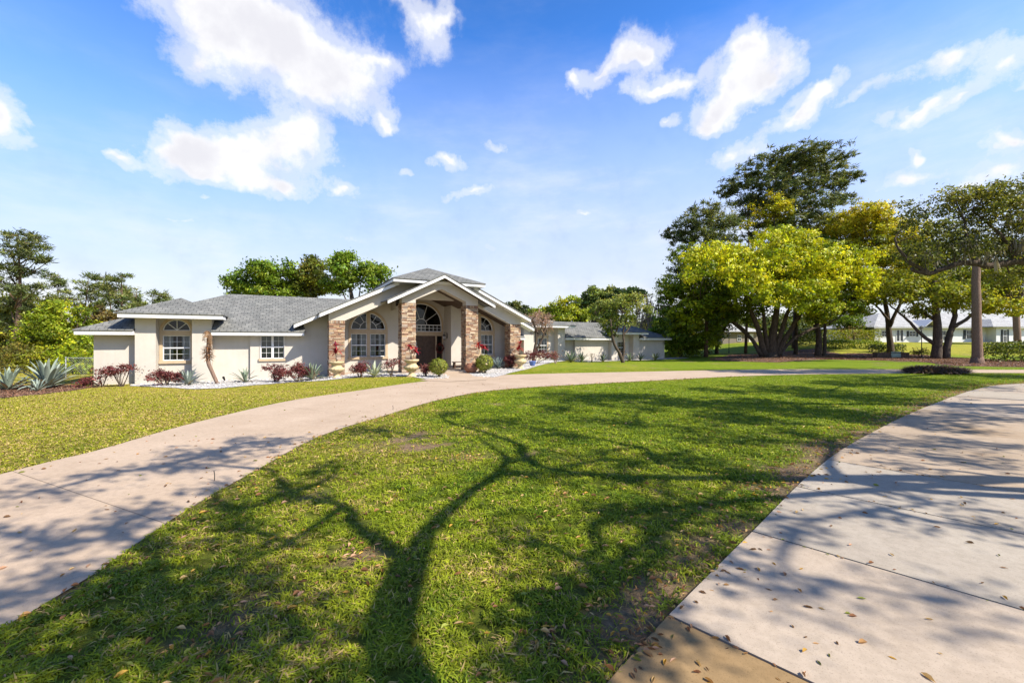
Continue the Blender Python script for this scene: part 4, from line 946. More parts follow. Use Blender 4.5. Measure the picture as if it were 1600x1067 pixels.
def moss(spots, n_str, ln, col=((.20, .175, .135), (.30, .27, .215))):
    def fn(root, R, B):
        V = []; Q = []; C = []
        for (c, r) in spots:
            c = np.array(c)-B; r = np.array(r)*np.ones(3)
            for _ in range(n_str):
                p = c+R.uniform(-1, 1, 3)*r; L_ = ln*R.uniform(.4, 1.4)
                for s_ in range(5):
                    q = p+R.normal(0, .06, 3)*np.array([1, 1, .3]); w = R.uniform(.015, .05); a = R.uniform(0, 3.14); d = np.array([math.cos(a)*w, math.sin(a)*w, 0]); k = R.normal(0, .08, 3); k[2] = 0
                    b = len(V); m_ = q+k+np.array([0, 0, -L_*.5]); e = q+1.6*k+np.array([0, 0, -L_*R.uniform(.8, 1.1)])
                    V += [q-d*.4, q+d*.4, m_+d, m_-d, e+d*.2, e-d*.2]; Q += [(b, b+1, b+2, b+3), (b+3, b+2, b+4, b+5)]
                    cc = np.array(col[0])+(np.array(col[1])-np.array(col[0]))*R.random(); C += [cc]*6
        np_mesh('hanging_moss', np.array(V), np.array(Q), M['dryleaf'], root, np.array(C))
    return fn
def blob(px, py, rx, ry, D, tone=None, dy=0.0, thick=.8):
    """crown lump standing at depth D whose outline spans rx, ry photo pixels"""
    c = A(px, py, D+dy); k = (D+dy)/F
    b = [tuple(c), (rx*k, rx*k*thick, ry*k)]
    if tone is not None: b.append(tone)
    return tuple(b)
def gbase(px, py, D=None):
    if D is None: return G(px, py)
    x = (px-800)/F*D; return Vector((x, D, gzf(x, D)))

P_CAM = [(.05, .09, .006), (.12, .17, .008), (.24, .29, .011), (.41, .43, .016), (.58, .56, .03)]
P_OAK = [(.05, .065, .016), (.09, .105, .022), (.15, .16, .03), (.25, .235, .04), (.38, .32, .06)]
P_PINE = [(.05, .075, .03), (.085, .11, .036), (.13, .155, .045), (.21, .21, .06)]
P_LIME = [(0.102, 0.145, 0.012), (0.203, 0.261, 0.017), (0.348, 0.377, 0.02), (0.493, 0.478, 0.026)]
P_GREEN = [(.07, .13, .012), (.13, .21, .018), (.22, .30, .025), (.32, .38, .04)]
P_OLIVE = [(0.063, 0.07, 0.017), (0.119, 0.119, 0.025), (0.182, 0.161, 0.028), (0.266, 0.21, 0.042)]
P_YGREEN = [(.08, .11, .010), (.17, .19, .012), (.30, .30, .016), (.45, .40, .022), (.56, .47, .03)]

# the great multi-stemmed tree right of the house
b0 = G(1205, 558); D0 = b0.y
lm_ = []
for (pts, r0, r1) in [
    ([(1205, 560), (1205, 530), (1209, 490), (1212, 440), (1205, 400)], .75, .16), ([(1195, 556), (1183, 520), (1165, 480), (1150, 440), (1130, 410)], .48, .10),
    ([(1190, 556), (1172, 525), (1140, 500), (1110, 488), (1085, 480)], .38, .07), ([(1213, 556), (1228, 520), (1245, 485), (1262, 450), (1275, 420)], .48, .10),
    ([(1218, 555), (1240, 530), (1275, 512), (1310, 497), (1340, 470)], .34, .06), ([(1200, 552), (1192, 500), (1186, 460), (1180, 420)], .42, .10), ([(1210, 552), (1222, 500), (1232, 460), (1240, 415), (1245, 385)], .42, .10),
    ([(1170, 522), (1150, 505), (1125, 495), (1095, 470)], .20, .05)]:
    dy = random.uniform(-2.5, 2.5); n = len(pts)
    lm_.append(([tuple(A(x, y, D0)+Vector((0, dy*(i/(n-1)), 0))) for i, (x, y) in enumerate(pts)], r0*.82, r1*.8))
bl = [blob(1110, 440, 50, 50, D0, .35, 0), blob(1072, 462, 44, 40, D0, .3, 1), blob(1150, 410, 48, 36, D0, .75, -3), blob(1120, 405, 40, 26, D0, .85, -4), blob(1200, 395, 48, 36, D0, .8, -2), blob(1250, 390, 42, 34, D0, .7, 0),  # lump tones: yellow new growth, plus lit tops and shaded recesses painted in
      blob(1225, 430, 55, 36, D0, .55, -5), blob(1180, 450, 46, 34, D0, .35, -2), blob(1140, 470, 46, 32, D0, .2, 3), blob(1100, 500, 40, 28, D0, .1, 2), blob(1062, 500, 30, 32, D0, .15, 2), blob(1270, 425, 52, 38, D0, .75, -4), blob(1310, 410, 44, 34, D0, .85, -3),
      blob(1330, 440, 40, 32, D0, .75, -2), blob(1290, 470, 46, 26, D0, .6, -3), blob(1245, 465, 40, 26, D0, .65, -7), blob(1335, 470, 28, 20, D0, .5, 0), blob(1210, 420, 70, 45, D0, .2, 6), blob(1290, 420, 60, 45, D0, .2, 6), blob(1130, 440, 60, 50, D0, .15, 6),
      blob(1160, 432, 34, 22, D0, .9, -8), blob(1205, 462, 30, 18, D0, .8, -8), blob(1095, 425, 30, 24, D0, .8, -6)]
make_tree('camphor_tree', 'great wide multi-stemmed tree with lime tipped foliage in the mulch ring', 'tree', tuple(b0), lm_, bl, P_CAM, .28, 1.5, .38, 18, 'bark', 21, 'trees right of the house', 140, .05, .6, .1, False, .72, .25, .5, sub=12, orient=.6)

# pines behind it
def pine(name_label, bx, by, D, top, lean, tufts, seed, pal=P_PINE, r=.28, needle=.55, group=None, spread=1.0, wind=0.0, leaves=30, per=1.1):
    base = gbase(bx, by, D); tp = A(top[0], top[1], D)
    R = random.Random(seed); mid = base.lerp(tp, .55)+Vector((lean, 0, 0))
    lb = [([tuple(base), tuple(base.lerp(mid, .5)), tuple(mid), tuple(mid.lerp(tp, .6)), tuple(tp)], r, r*.06)]
    bl = []
    for (x, y, rx, ry) in tufts:
        dy = R.uniform(-1, 1)*rx*D/F*spread
        b = blob(x, y, rx, ry, D, None, dy, .9); bl.append(b)
        c = Vector(b[0]); zz = min(c.z-.06*abs(c.x-mid.x)-.4, tp.z-.3); f = max(.3, min(.97, (zz-base.z)/(tp.z-base.z))); a = base.lerp(tp, f); lo = base.lerp(tp, max(.25, f-.10))
        lb.append(([tuple(lo), tuple(lo.lerp(c, .5)+Vector((0, 0, -.1))), tuple(c)], r*.28, r*.07))
    return make_tree('pine_tree', name_label, 'tree', tuple(base), lb, bl, pal, needle, per, .42, leaves, 'bark_pine', seed, group, 110, .03, .17, 0, True, .25, .3, wind=wind)
pine('dark broad-crowned pine left of the lime tipped tree, trunk at its left edge', 1103, 556, 56, (1098, 318), .5, [(1100, 330, 30, 14), (1075, 350, 30, 14), (1120, 345, 32, 14), (1060, 372, 24, 11), (1095, 368, 32, 14), (1130, 372, 28, 12), (1070, 398, 22, 10), (1110, 395, 28, 11), (1060, 420, 18, 8), (1080, 430, 18, 8), (1050, 450, 14, 7), (1140, 350, 18, 9), (1046, 362, 14, 6), (1048, 434, 10, 5)], 31, group='pines behind the trees', leaves=26)
pine('tallest wind-swept pine with slanting crown above the lime tipped tree', 1241, 548, 62, (1225, 245), 1.2, [(1240, 240, 44, 11), (1275, 246, 44, 12), (1200, 262, 44, 12), (1245, 265, 50, 13), (1300, 262, 34, 13), (1165, 285, 36, 9), (1205, 288, 38, 12), (1250, 292, 48, 14), (1295, 288, 38, 14), (1320, 278, 22, 10), (1145, 298, 26, 8), (1180, 312, 28, 10), (1230, 320, 40, 16), (1275, 320, 42, 18), (1310, 312, 24, 12), (1250, 350, 44, 18), (1210, 352, 28, 14), (1290, 352, 34, 16), (1245, 380, 38, 14)], 32, r=.36, needle=.62, group='pines behind the trees', wind=.4, leaves=26, per=.85)
pine('slim bare-stemmed pine just left of the tallest wind-swept pine', 1165, 552, 60, (1168, 300), .3, [(1160, 312, 22, 9), (1185, 318, 22, 9), (1170, 335, 22, 9), (1150, 345, 16, 7), (1190, 350, 18, 8), (1172, 370, 18, 8)], 33, r=.22, group='pines behind the trees')
def tree_px(name, label, bx, by, D, trunks, blobs, pal, seed, **kw):
    base = gbase(bx, by, D); lb = []
    for (pts, r0, r1) in trunks:
        d2 = random.Random(seed+len(lb)).uniform(-1, 1); n = len(pts); q = [A(x, y, D)+Vector((0, d2*i/(n-1)*1.2, 0)) for i, (x, y) in enumerate(pts)]
        if pts[0][1] > 540 or pts[0] == (bx, by): q[0].z = base.z-.1
        lb.append(([tuple(v) for v in q], r0, r1))
    return make_tree(name, label, 'tree', tuple(base), lb, blobs, pal, seed=seed, **kw)
TR = 'trees right of the house'
# yellow tree inside the group, second camphor, and the trunks between
tree_px('yellow_tree', 'small bright yellow crown rising between the pines and the lime tipped tree', 1212, 556, 58, [([(1212, 556), (1212, 480), (1210, 420), (1208, 340)], .20, .06), ([(1210, 420), (1195, 380), (1185, 350)], .10, .04)],
        [blob(1210, 318, 22, 18, 58, .9), blob(1195, 328, 18, 14, 58, .8), blob(1222, 332, 20, 14, 58, .7), blob(1205, 345, 18, 10, 58, .6), blob(1165, 350, 12, 10, 58, .6)], P_YGREEN, 41, group=TR, leaf=.30, per_m2=1.5, clump=.4, leaves=16, twigs=50, sub=6)
tree_px('yellow_tree', 'broad yellow-green tree behind, its trunk right of the great multi-stemmed one', 1392, 556, 56, [([(1392, 556), (1390, 520), (1386, 480), (1375, 440), (1365, 400)], .42, .12), ([(1390, 510), (1400, 480), (1415, 450), (1425, 420)], .24, .08), ([(1388, 500), (1370, 480), (1350, 465)], .2, .06)],
        [blob(1330, 350, 46, 24, 56, .75, 3), blob(1375, 345, 48, 24, 56, .95, 2), blob(1405, 372, 40, 30, 56, .9, 0), blob(1355, 380, 50, 30, 56, .55, 3), blob(1310, 378, 40, 28, 56, .5, 5), blob(1390, 410, 46, 32, 56, .6, 0), blob(1350, 420, 40, 30, 56, .5, 4), blob(1420, 440, 36, 24, 56, .5, 1), blob(1385, 450, 40, 26, 56, .55, -2), blob(1405, 440, 34, 16, 56, .9, -5), blob(1430, 400, 26, 24, 56, .4, 3)],
        P_YGREEN, 42, group=TR, leaf=.30, per_m2=1.7, clump=.42, leaves=22, twigs=110, shell=.6, patch=.3, sub=8, orient=.55)
tree_px('oak_tree', 'shaded twin-trunked tree directly right of the great multi-stemmed one', 1278, 556, 53, [([(1278, 556), (1276, 530), (1270, 505), (1262, 480)], .42, .18), ([(1287, 556), (1288, 530), (1287, 500), (1284, 470)], .24, .12), ([(1272, 510), (1290, 490), (1305, 470)], .18, .06)],
        [blob(1290, 475, 30, 16, 53, .2, 2), blob(1265, 470, 24, 14, 53, .2, 2), blob(1320, 480, 30, 14, 53, .3, 3)], P_CAM, 43, group=TR, leaf=.3, per_m2=1.3, clump=.6, leaves=24, twigs=40)
tree_px('pine_tree', 'thin straight trunk between the great tree and the twin-trunked one', 1243, 553, 56, [([(1243, 553), (1243, 520), (1242, 490), (1243, 455)], .26, .18)], [blob(1243, 450, 22, 12, 56, .3)], P_CAM, 44, group=TR, leaf=.3, twigs=10)
# oak group with trunks at 1463-1480
tree_px('oak_tree', 'mossy oak with two forking trunks before the white house', 1468, 556, 47, [
    ([(1462, 557), (1463, 530), (1460, 500), (1455, 470), (1452, 440)], .52, .2), ([(1463, 540), (1440, 520), (1425, 500), (1410, 485), (1395, 470)], .22, .06), ([(1462, 500), (1440, 488), (1425, 475), (1418, 460)], .2, .06),
    ([(1478, 557), (1482, 530), (1490, 505), (1496, 475), (1500, 440)], .40, .15), ([(1487, 512), (1505, 500), (1520, 485), (1545, 470), (1580, 465)], .22, .06), ([(1458, 475), (1450, 440), (1446, 415)], .16, .06), ([(1466, 480), (1475, 450), (1478, 420)], .16, .06)],
    [blob(1440, 440, 36, 24, 47, .4), blob(1475, 430, 36, 26, 47, .3, 2), blob(1510, 440, 36, 26, 47, .5), blob(1420, 460, 30, 18, 47, .6, -1), blob(1450, 400, 40, 26, 47, .25, 2), blob(1500, 400, 40, 26, 47, .3, 2), blob(1540, 440, 38, 24, 47, .6, 2), blob(1570, 455, 36, 18, 47, .75, 1), blob(1590, 430, 30, 26, 47, .6, 1), blob(1550, 478, 34, 12, 47, .85, 0), blob(1490, 470, 30, 14, 47, .7, 0), blob(1440, 485, 24, 12, 47, .6, 0), blob(1520, 470, 40, 16, 47, .8, -1), blob(1580, 480, 40, 16, 47, .8, -1), blob(1560, 430, 40, 20, 47, .5, -1), blob(1480, 455, 40, 16, 47, .6, -2), blob(1410, 445, 30, 16, 47, .6, -1)],
    [(.05, .075, .012), (.11, .14, .018), (.21, .235, .024), (.35, .35, .03), (.50, .44, .045)], 45, group=TR, leaf=.28, per_m2=1.5, clump=.5, leaves=26, twigs=130, shell=.35, patch=.3)
# near live oak on the right edge: long level limb, moss
DN = 23.0
nb = Vector((33.5, 21.5, 0)); nb.z = gzf(33.5, 21.5)
def AN(x, y, d=DN): return tuple(A(x, y, d))
lmbs = [([tuple(nb), (33.2, 21.7, 2.2), (32.4, 22, 4.4), (31.5, 22.4, 6.0)], .55, .36),
        ([(32.4, 22, 4.6), AN(1660, 424), AN(1590, 408), AN(1548, 416), AN(1510, 410), AN(1478, 418), AN(1450, 428), AN(1425, 420)], .27, .09),
        ([AN(1450, 426), AN(1425, 412), AN(1405, 390), AN(1398, 372)], .12, .04), ([AN(1520, 413), AN(1512, 385), AN(1508, 350), AN(1498, 325)], .12, .04),
        ([AN(1590, 412), AN(1575, 380), AN(1545, 350), AN(1520, 330)], .13, .04), ([(31.5, 22.4, 6.0), AN(1690, 340), AN(1640, 320), AN(1590, 310)], .26, .06), ([(31.5, 22.4, 6.0), (32, 24, 8.5), (31, 25.5, 10)], .26, .06),
        ([(31.5, 22.4, 5.8), (29.5, 20, 7.5), (27.5, 17.5, 8.8)], .24, .06), ([(31.8, 22.2, 5.5), (34.5, 20, 7.5), (37, 18, 9)], .24, .06)]
bl = [blob(1450, 370, 40, 36, DN, .3), blob(1430, 335, 30, 22, DN, .35, 1), blob(1490, 345, 46, 36, DN, .3, 1), blob(1540, 325, 50, 32, DN, .5), blob(1590, 320, 44, 30, DN, .6, -1), blob(1510, 385, 44, 24, DN, .35), blob(1560, 375, 50, 32, DN, .4, 1.5), blob(1610, 370, 44, 36, DN, .4), blob(1440, 400, 30, 18, DN, .4), blob(1585, 400, 40, 18, DN, .3, 1.5), blob(1650, 340, 50, 40, DN, .4),
      blob(1585, 432, 34, 10, DN, .5, 1.5), blob(1500, 305, 40, 14, DN, .6), blob(1560, 298, 50, 12, DN, .6), ((33, 24, 9.0), (3.5, 3, 2.0), .4), ((28.5, 17.5, 8.6), (3, 2.6, 1.5), .4), ((37, 18.5, 9), (3, 3, 1.8), .4), ((26.6, 14.8, 8.0), (2.4, 2.0, 1.2), .4)]
make_tree('live_oak', 'mossy live oak reaching a long level limb in from the right edge', 'tree', tuple(nb), lmbs, bl, P_OAK, .15, 2.6, .36, 32, 'bark', 46, TR, 200, .022, .5, .1, False, .2, .3, .3,
          extra=moss([(AN(1590, 340), (1.2, .6, .5)), (AN(1575, 385), (1.0, .6, .4)), (AN(1490, 380), (1.0, .6, .4)), (AN(1520, 400), (1.2, .5, .3)), (AN(1440, 400), (.6, .5, .4))], 14, .55), wind=.3)
# straight bare trunk standing before it
tb = G(1526, 568)
tree_px('palm_tree', 'thick straight bare trunk standing in mulch beside the drive', 1526, 568, tb.y, [([(1527, 567), (1525, 530), (1522, 480), (1520, 430), (1519, 385)], .38, .25)],
        [blob(1519, 385, 22, 12, tb.y, .3), blob(1500, 380, 16, 10, tb.y, .3), blob(1540, 378, 18, 10, tb.y, .3)], P_OAK, 47, group=TR, leaf=.25, bark='bark_palm', twigs=20, flare=.14)
tree_px('palm_tree', 'slim palm trunk standing against the white house', 1590, 530, 64, [([(1590, 534), (1589, 510), (1588, 485), (1587, 470)], .42, .36)], [blob(1585, 462, 26, 12, 64, .3), blob(1570, 470, 16, 8, 64, .3), blob(1602, 470, 16, 8, 64, .3)], P_OAK, 48, group=TR, leaf=.4, bark='bark_palm', twigs=20)
# tree growing before the far wing of the house
wt = G(974, 566.5)
tree_px('magnolia_tree', 'round glossy-leaved tree with leaning forked trunk before the far wing', 974, 566.5, wt.y, [([(974, 567.5), (967, 552), (958, 538), (953, 520), (950, 500)], .20, .09), ([(972, 563), (975, 542), (974, 520), (978, 500)], .15, .07), ([(956, 535), (965, 510), (970, 490)], .09, .05), ([(974, 525), (990, 505), (1000, 490)], .09, .04), ([(953, 520), (938, 500), (930, 488)], .09, .04)],
        [blob(945, 490, 22, 18, wt.y, .4), blob(975, 478, 30, 20, wt.y, .6), blob(1000, 490, 20, 18, wt.y, .5), blob(960, 470, 24, 12, wt.y, .7), blob(935, 478, 14, 12, wt.y, .6), blob(965, 500, 26, 12, wt.y, .3), blob(990, 468, 18, 9, wt.y, .4), blob(955, 518, 12, 8, wt.y, .2), blob(948, 508, 14, 8, wt.y, .3)],
        [(.08, .115, .02), (.15, .19, .03), (.24, .27, .05), (.36, .36, .11)], 49, leaf=.24, per_m2=1.9, clump=.34, leaves=14, twigs=70, shell=.5, patch=.2, sub=6)
# trees behind the roofs, left to right
BR = 'trees behind the house roofs'
def behind(name, label, bx, D, blobs, pal, seed, tr=None, **kw):
    b = gbase(bx, 560, D); k = dict(group=BR, leaf=.30, per_m2=1.9, clump=.45, leaves=22, twigs=80, shell=.6, patch=.3, sub=11, orient=.5); k.update(kw)
    top = min(bb[0][2] for bb in blobs); c = blobs[0][0]
    limbs_ = [([tuple(b), (b.x, b.y, b.z+max(1.5, (top-b.z)*.6)), (c[0]*.5+b.x*.5, c[1], (c[2]+b.z)*.5+.5), c], .3, .08)]
    for bb in blobs[1:]:
        c2 = bb[0]; z = b.z+max(1.5, (c2[2]-b.z)*.5); limbs_.append(([(b.x, b.y, z), ((b.x+c2[0])/2, (b.y+c2[1])/2, (z+c2[2])/2-.2), c2], .14, .04))
    return make_tree(name, label, 'tree', tuple(b), limbs_, blobs, pal, seed=seed, **k)
behind('broadleaf_tree', 'green broadleaf tree rising left behind the main ridge, lowest of the three', 400, 46, [blob(385, 440, 24, 22, 46), blob(410, 430, 28, 24, 46), blob(440, 432, 24, 26, 46), blob(375, 455, 18, 14, 46), blob(430, 455, 30, 18, 46)], P_GREEN, 51)
behind('broadleaf_tree', 'olive-tinged broadleaf tree in the middle behind the main ridge', 480, 47, [blob(480, 430, 28, 26, 47), blob(465, 445, 24, 20, 47), blob(500, 440, 26, 22, 47), blob(490, 415, 16, 12, 47)], [(.05, .07, .01), (.10, .12, .014), (.17, .17, .02), (.22, .17, .03)], 52)
behind('broadleaf_tree', 'bright green broadleaf tree with two peaks behind the porch gable', 555, 44, [blob(545, 418, 24, 26, 44), blob(565, 435, 28, 26, 44), blob(590, 425, 16, 18, 44), blob(530, 440, 22, 20, 44), blob(540, 400, 14, 12, 44)], P_GREEN, 53)
behind('pine_tree', 'small dark far crown just right of the porch gable', 812, 90, [blob(808, 480, 12, 8, 90), blob(818, 488, 14, 8, 90), blob(798, 490, 12, 6, 90)], P_PINE, 54, leaf=.5)
behind('round_tree', 'round yellow-green tree behind the far wing roof', 872, 66, [blob(860, 490, 22, 14, 66), blob(885, 482, 20, 14, 66), blob(905, 494, 14, 12, 66), blob(875, 498, 34, 12, 66), blob(845, 498, 14, 9, 66)], P_LIME, 55, leaf=.38)
behind('pine_tree', 'tall dark green tree between the yellow-green one and the glossy tree', 925, 72, [blob(925, 465, 20, 14, 72), blob(915, 480, 18, 14, 72), blob(938, 478, 18, 18, 72), blob(960, 462, 16, 8, 72), blob(955, 480, 26, 16, 72), blob(985, 462, 24, 12, 72), blob(940, 460, 18, 12, 72)], [(.11, .15, .04), (.18, .23, .055), (.27, .32, .07), (.36, .38, .09)], 56, leaf=.4)
mo = A(1015, 480, 62)
behind('bare_tree', 'bare grey tree draped in hanging moss beyond the far wing', 1015, 62, [blob(1010, 462, 16, 14, 62), blob(1025, 475, 18, 16, 62), blob(1035, 455, 10, 8, 62), blob(1005, 495, 18, 14, 62), blob(1030, 505, 18, 14, 62)], [(.04, .05, .02), (.10, .09, .05), (.20, .17, .12)], 57, leaf=.3, per_m2=.45, leaves=8, sub=0, bark='bark_pale', twigs=160,
       extra=moss([(tuple(A(1005, 478, 62)), (1.2, 1, 1.2)), (tuple(A(1025, 485, 62)), (1.5, 1, 1.5)), (tuple(A(1030, 505, 62)), (1.6, 1, 1.2)), (tuple(A(1008, 505, 62)), (1.4, 1, 1.2))], 40, 2.2, ((.24, .19, .14), (.40, .33, .26))))
behind('shrubby_tree', 'leafy green tree beyond the end wall of the far wing', 1062, 58, [blob(1060, 520, 26, 22, 58), blob(1045, 500, 20, 16, 58), blob(1085, 515, 24, 24, 58), blob(1110, 525, 20, 16, 58), blob(1068, 545, 26, 14, 58), blob(1030, 512, 12, 10, 58)], P_GREEN, 58)
behind('shrubby_tree', 'loose mossy shrub tree behind the dark pine trunk', 1120, 62, [blob(1118, 520, 14, 20, 62), blob(1130, 500, 18, 14, 62), blob(1110, 540, 14, 12, 62)], [(.07, .07, .03), (.12, .13, .03), (.22, .20, .07)], 59)
# left background
LB = 'trees left of the house'
pine('tall dark pine at the left edge with layered branches', 20, 600, 38, (28, 362), .4, [(28, 368, 26, 8), (50, 378, 24, 7), (65, 388, 14, 5), (20, 392, 26, 10), (45, 402, 20, 7), (78, 408, 12, 4), (60, 405, 14, 5), (8, 415, 24, 10), (35, 425, 22, 9), (5, 440, 22, 10), (30, 452, 24, 10), (15, 475, 26, 10), (40, 482, 16, 8), (0, 500, 24, 12), (30, 510, 20, 10), (62, 448, 14, 6)], 61, r=.27, needle=.42, group=LB, leaves=32, per=1.25)
for i, (x, D, tp, lb) in enumerate([(92, 58, 425, 'thin far pine nearest the tall dark pine'), (138, 60, 430, 'far pine second in the distant row left of the roof'), (168, 64, 440, 'far pine third in the distant row with a low ragged top'), (190, 56, 428, 'fullest far pine in the distant row left of the roof'), (214, 62, 450, 'far pine just right of the fullest one'), (240, 66, 456, 'far pine showing above the bay roof slope'), (266, 70, 464, 'last and lowest far pine where the bay roof peaks')]):
    R = random.Random(70+i); w = 22+R.random()*6
    pine(lb, x, 585, D, (x+R.uniform(-3, 3), tp), R.uniform(-.5, .5), [(x+R.uniform(-1, 1)*w*.75, tp+4+k*(7+R.random()*4), w*R.uniform(.35, .75), R.uniform(4.5, 8)) for k in range(7)], 70+i, [(.07, .10, .03), (.11, .145, .04), (.16, .19, .05), (.24, .24, .07)], .2, .55, LB, leaves=20, per=1.15)
behind('lime_tree', 'bright lime-yellow rounded tree left of the house', 88, 34, [blob(95, 500, 34, 28, 34), blob(120, 515, 28, 28, 34), blob(70, 520, 30, 26, 34), blob(100, 535, 38, 22, 34), blob(85, 482, 20, 16, 34), blob(50, 530, 20, 18, 34)], P_LIME, 81, group=LB, leaf=.22, per_m2=2.4, clump=.33)
behind('oak_tree', 'brown-olive round tree peeping above the end wing roof', 168, 46, [blob(168, 492, 18, 12, 46), blob(158, 505, 20, 12, 46), blob(182, 505, 18, 12, 46)], [(.07, .055, .015), (.12, .09, .02), (.17, .12, .03)], 82, group=LB)
behind('dark_tree', 'dense dark green tree behind the tall pine on the left', 30, 44, [blob(25, 500, 34, 30, 44), blob(55, 525, 30, 28, 44), blob(10, 535, 30, 30, 44), blob(45, 470, 24, 16, 44), blob(75, 500, 20, 20, 44), blob(60, 555, 40, 20, 44)], P_OAK, 83, group=LB)
def shrub(name, label, px, py, D, lumps, pal, seed, group=None, leaf=.12, per_m2=5, clump=.18, leaves=16, stems=5, bark='bark', mat='leaf', cat='shrub', shell=.45, aspect=.6, base=None):
    b = gbase(px, py, D) if D else G(px, py)
    R = random.Random(seed); lb = []
    for k in range(stems):
        bb = lumps[k % len(lumps)]; c = Vector(bb[0]); o = Vector((R.uniform(-.08, .08), R.uniform(-.08, .08), -.05)); s = b+o; m_ = s.lerp(c, .5)+Vector((R.uniform(-.1, .1), R.uniform(-.1, .1), .05)); lb.append(([tuple(s), tuple(m_), tuple(c)], .022, .008))
    return make_tree(name, label, cat, tuple(b), lb, lumps, pal, leaf=leaf, per_m2=per_m2, clump=clump, leaves=leaves, bark=bark, seed=seed, group=group, twigs=24, twr=.007, aspect=aspect, flat=.2, shell=shell, patch=.4, mat=mat)
BS = 'bushes left of the house'
for i, (x, y, rx, ry, D, lb, pal) in enumerate([(12, 575, 32, 30, 30, 'olive bush at the left edge behind the small agave', P_OLIVE), (60, 568, 34, 28, 31, 'yellowish bush behind the large agave', P_YGREEN[:4]), (112, 565, 34, 34, 29, 'broad green bush against the end wall of the house', P_CAM[:4]), (140, 545, 24, 26, 32, 'upright green bush touching the low end roof', P_CAM[:4]), (35, 548, 30, 20, 33, 'tall olive bush under the lime-yellow tree', P_OLIVE)]):
    shrub('bush', lb, x, 600, D, [blob(x, y, rx, ry, D), blob(x-rx*.5, y+ry*.4, rx*.6, ry*.6, D), blob(x+rx*.5, y+ry*.35, rx*.6, ry*.65, D, None, -.4)], pal, 90+i, BS, leaf=.17, per_m2=3.2, clump=.3, leaves=20, cat='bush')

# live oaks just outside the picture, whose limbs and leaves throw the dappled shade on the lawn
KS = Vector((.998, -.487, 0))*(1.1106/math.tan(SUN_EL)/1.1106)
def lift(S, z, r):
    """point at height z whose sun shadow falls on S, raised until it stands clear of the picture"""
    for _ in range(40):
        p = Vector((S[0], S[1], 0))+Vector((math.sin(SUN_AZ), -math.cos(SUN_AZ), 0))*(z/math.tan(SUN_EL))+Vector((0, 0, z))
        D = p.y+r
        if D < .2 or (p.x-r)/D > 1.27 or (p.z-r-CAMH)/D > .86: return p
        z += .4
    return p
def shade_oak(label, base, trunk, forks, targets, seed, rr=(.8, 1.3), per=2.2, lv=34, lf=.15, tr=.24):
    R = random.Random(seed); lb = [([tuple(base)]+[tuple(p) for p in trunk], tr, tr*.68)]; nodes = [Vector(p) for p in trunk[1:]]
    for pts, r0, r1 in forks:
        q = [tuple(p) for p in pts]; lb.append((q, r0, r1)); nodes += [Vector(p) for p in q[1:]]
    bl = []
    for (px, py, z) in targets:
        S = G(px, py); r = R.uniform(*rr)*min(1, max(.42, S.y/8.5))*(.55 if px > 1110 and py > 820 else 1); p = lift((S.x, S.y), z, r); bl.append((tuple(p), (r, r, r*.6)))
    for b in sorted(bl, key=lambda b: min((Vector(b[0])-n).length for n in nodes)):
        c = Vector(b[0]); n = min(nodes, key=lambda n: (c-n).length+.8*max(0, n.z-c.z)); m_ = n.lerp(c, .5)+Vector((R.uniform(-.2, .2), R.uniform(-.2, .2), R.uniform(.0, .25)))
        D = m_.y
        lb.append(([tuple(n), tuple(m_), tuple(c)], .065, .02)); nodes += [m_, c]
    return make_tree('live_oak', label, 'tree', tuple(base), lb, bl, P_OAK, lf, per, .34, lv, 'bark', seed, 'live oaks over the foreground', 220, .014, .5, .1, False, .1, .3)
def SP(px, py, z): S = G(px, py); return lift((S.x, S.y), z, .1)
fk = SP(640, 875, 5.2)
shade_oak('leaning live oak with forked trunk shading the foreground lawn', (3.4, -3.0, 0), [(3.45, -1.3, 1.9), (3.35, .45, 4.0), tuple(fk)],
          [([fk, SP(690, 805, 5.8), SP(790, 725, 6.5), SP(765, 698, 7.0), SP(742, 680, 7.4)], .105, .02), ([fk, SP(565, 832, 5.7), SP(535, 792, 6.0), SP(465, 777, 6.4), SP(420, 735, 7.0)], .11, .035), ([SP(790, 725, 6.5), SP(835, 712, 6.9), SP(880, 690, 7.4)], .03, .012), ([SP(535, 792, 6.0), SP(450, 850, 6.4), SP(330, 900, 6.6)], .06, .025), ([SP(830, 1067, 4.6), SP(900, 930, 5.4), SP(1060, 815, 6.4), SP(1150, 755, 7.2)], .075, .03), ([tuple(Vector((3.42, -.6, 2.8))), SP(800, 1200, 4.0), SP(830, 1067, 4.6)], .10, .075)],
          [(60, 770, 8), (160, 745, 8), (270, 725, 8.2), (350, 705, 8.5), (420, 690, 9), (90, 850, 7.4), (230, 800, 7.5), (330, 765, 7.8), (30, 930, 7), (-120, 850, 7.5), (150, 900, 7),
           (430, 840, 6.8), (330, 930, 6.4), (200, 985, 6.4), (90, 1040, 6.4), (470, 990, 6), (330, 1040, 6.2), (600, 675, 8), (520, 735, 7.6), (460, 770, 7.4), (870, 980, 6.2), (930, 890, 6.6), (820, 830, 6.8), (500, 1060, 6), (40, 990, 6.6), (130, 960, 6.8), (250, 920, 6.6), (290, 985, 6.4), (160, 1060, 6.4), (420, 905, 6.6), (380, 1000, 6.2), (880, 1045, 6.2), (930, 965, 6.4), (985, 905, 6.6), (900, 925, 6.4), (830, 1000, 6.2), (1030, 860, 6.8), (960, 1010, 6.2), (250, 860, 7), (370, 800, 7.4), (180, 830, 7.4), (30, 840, 7.6)], 101, (.5, 1.0), 2.4, 30, .14, .20)
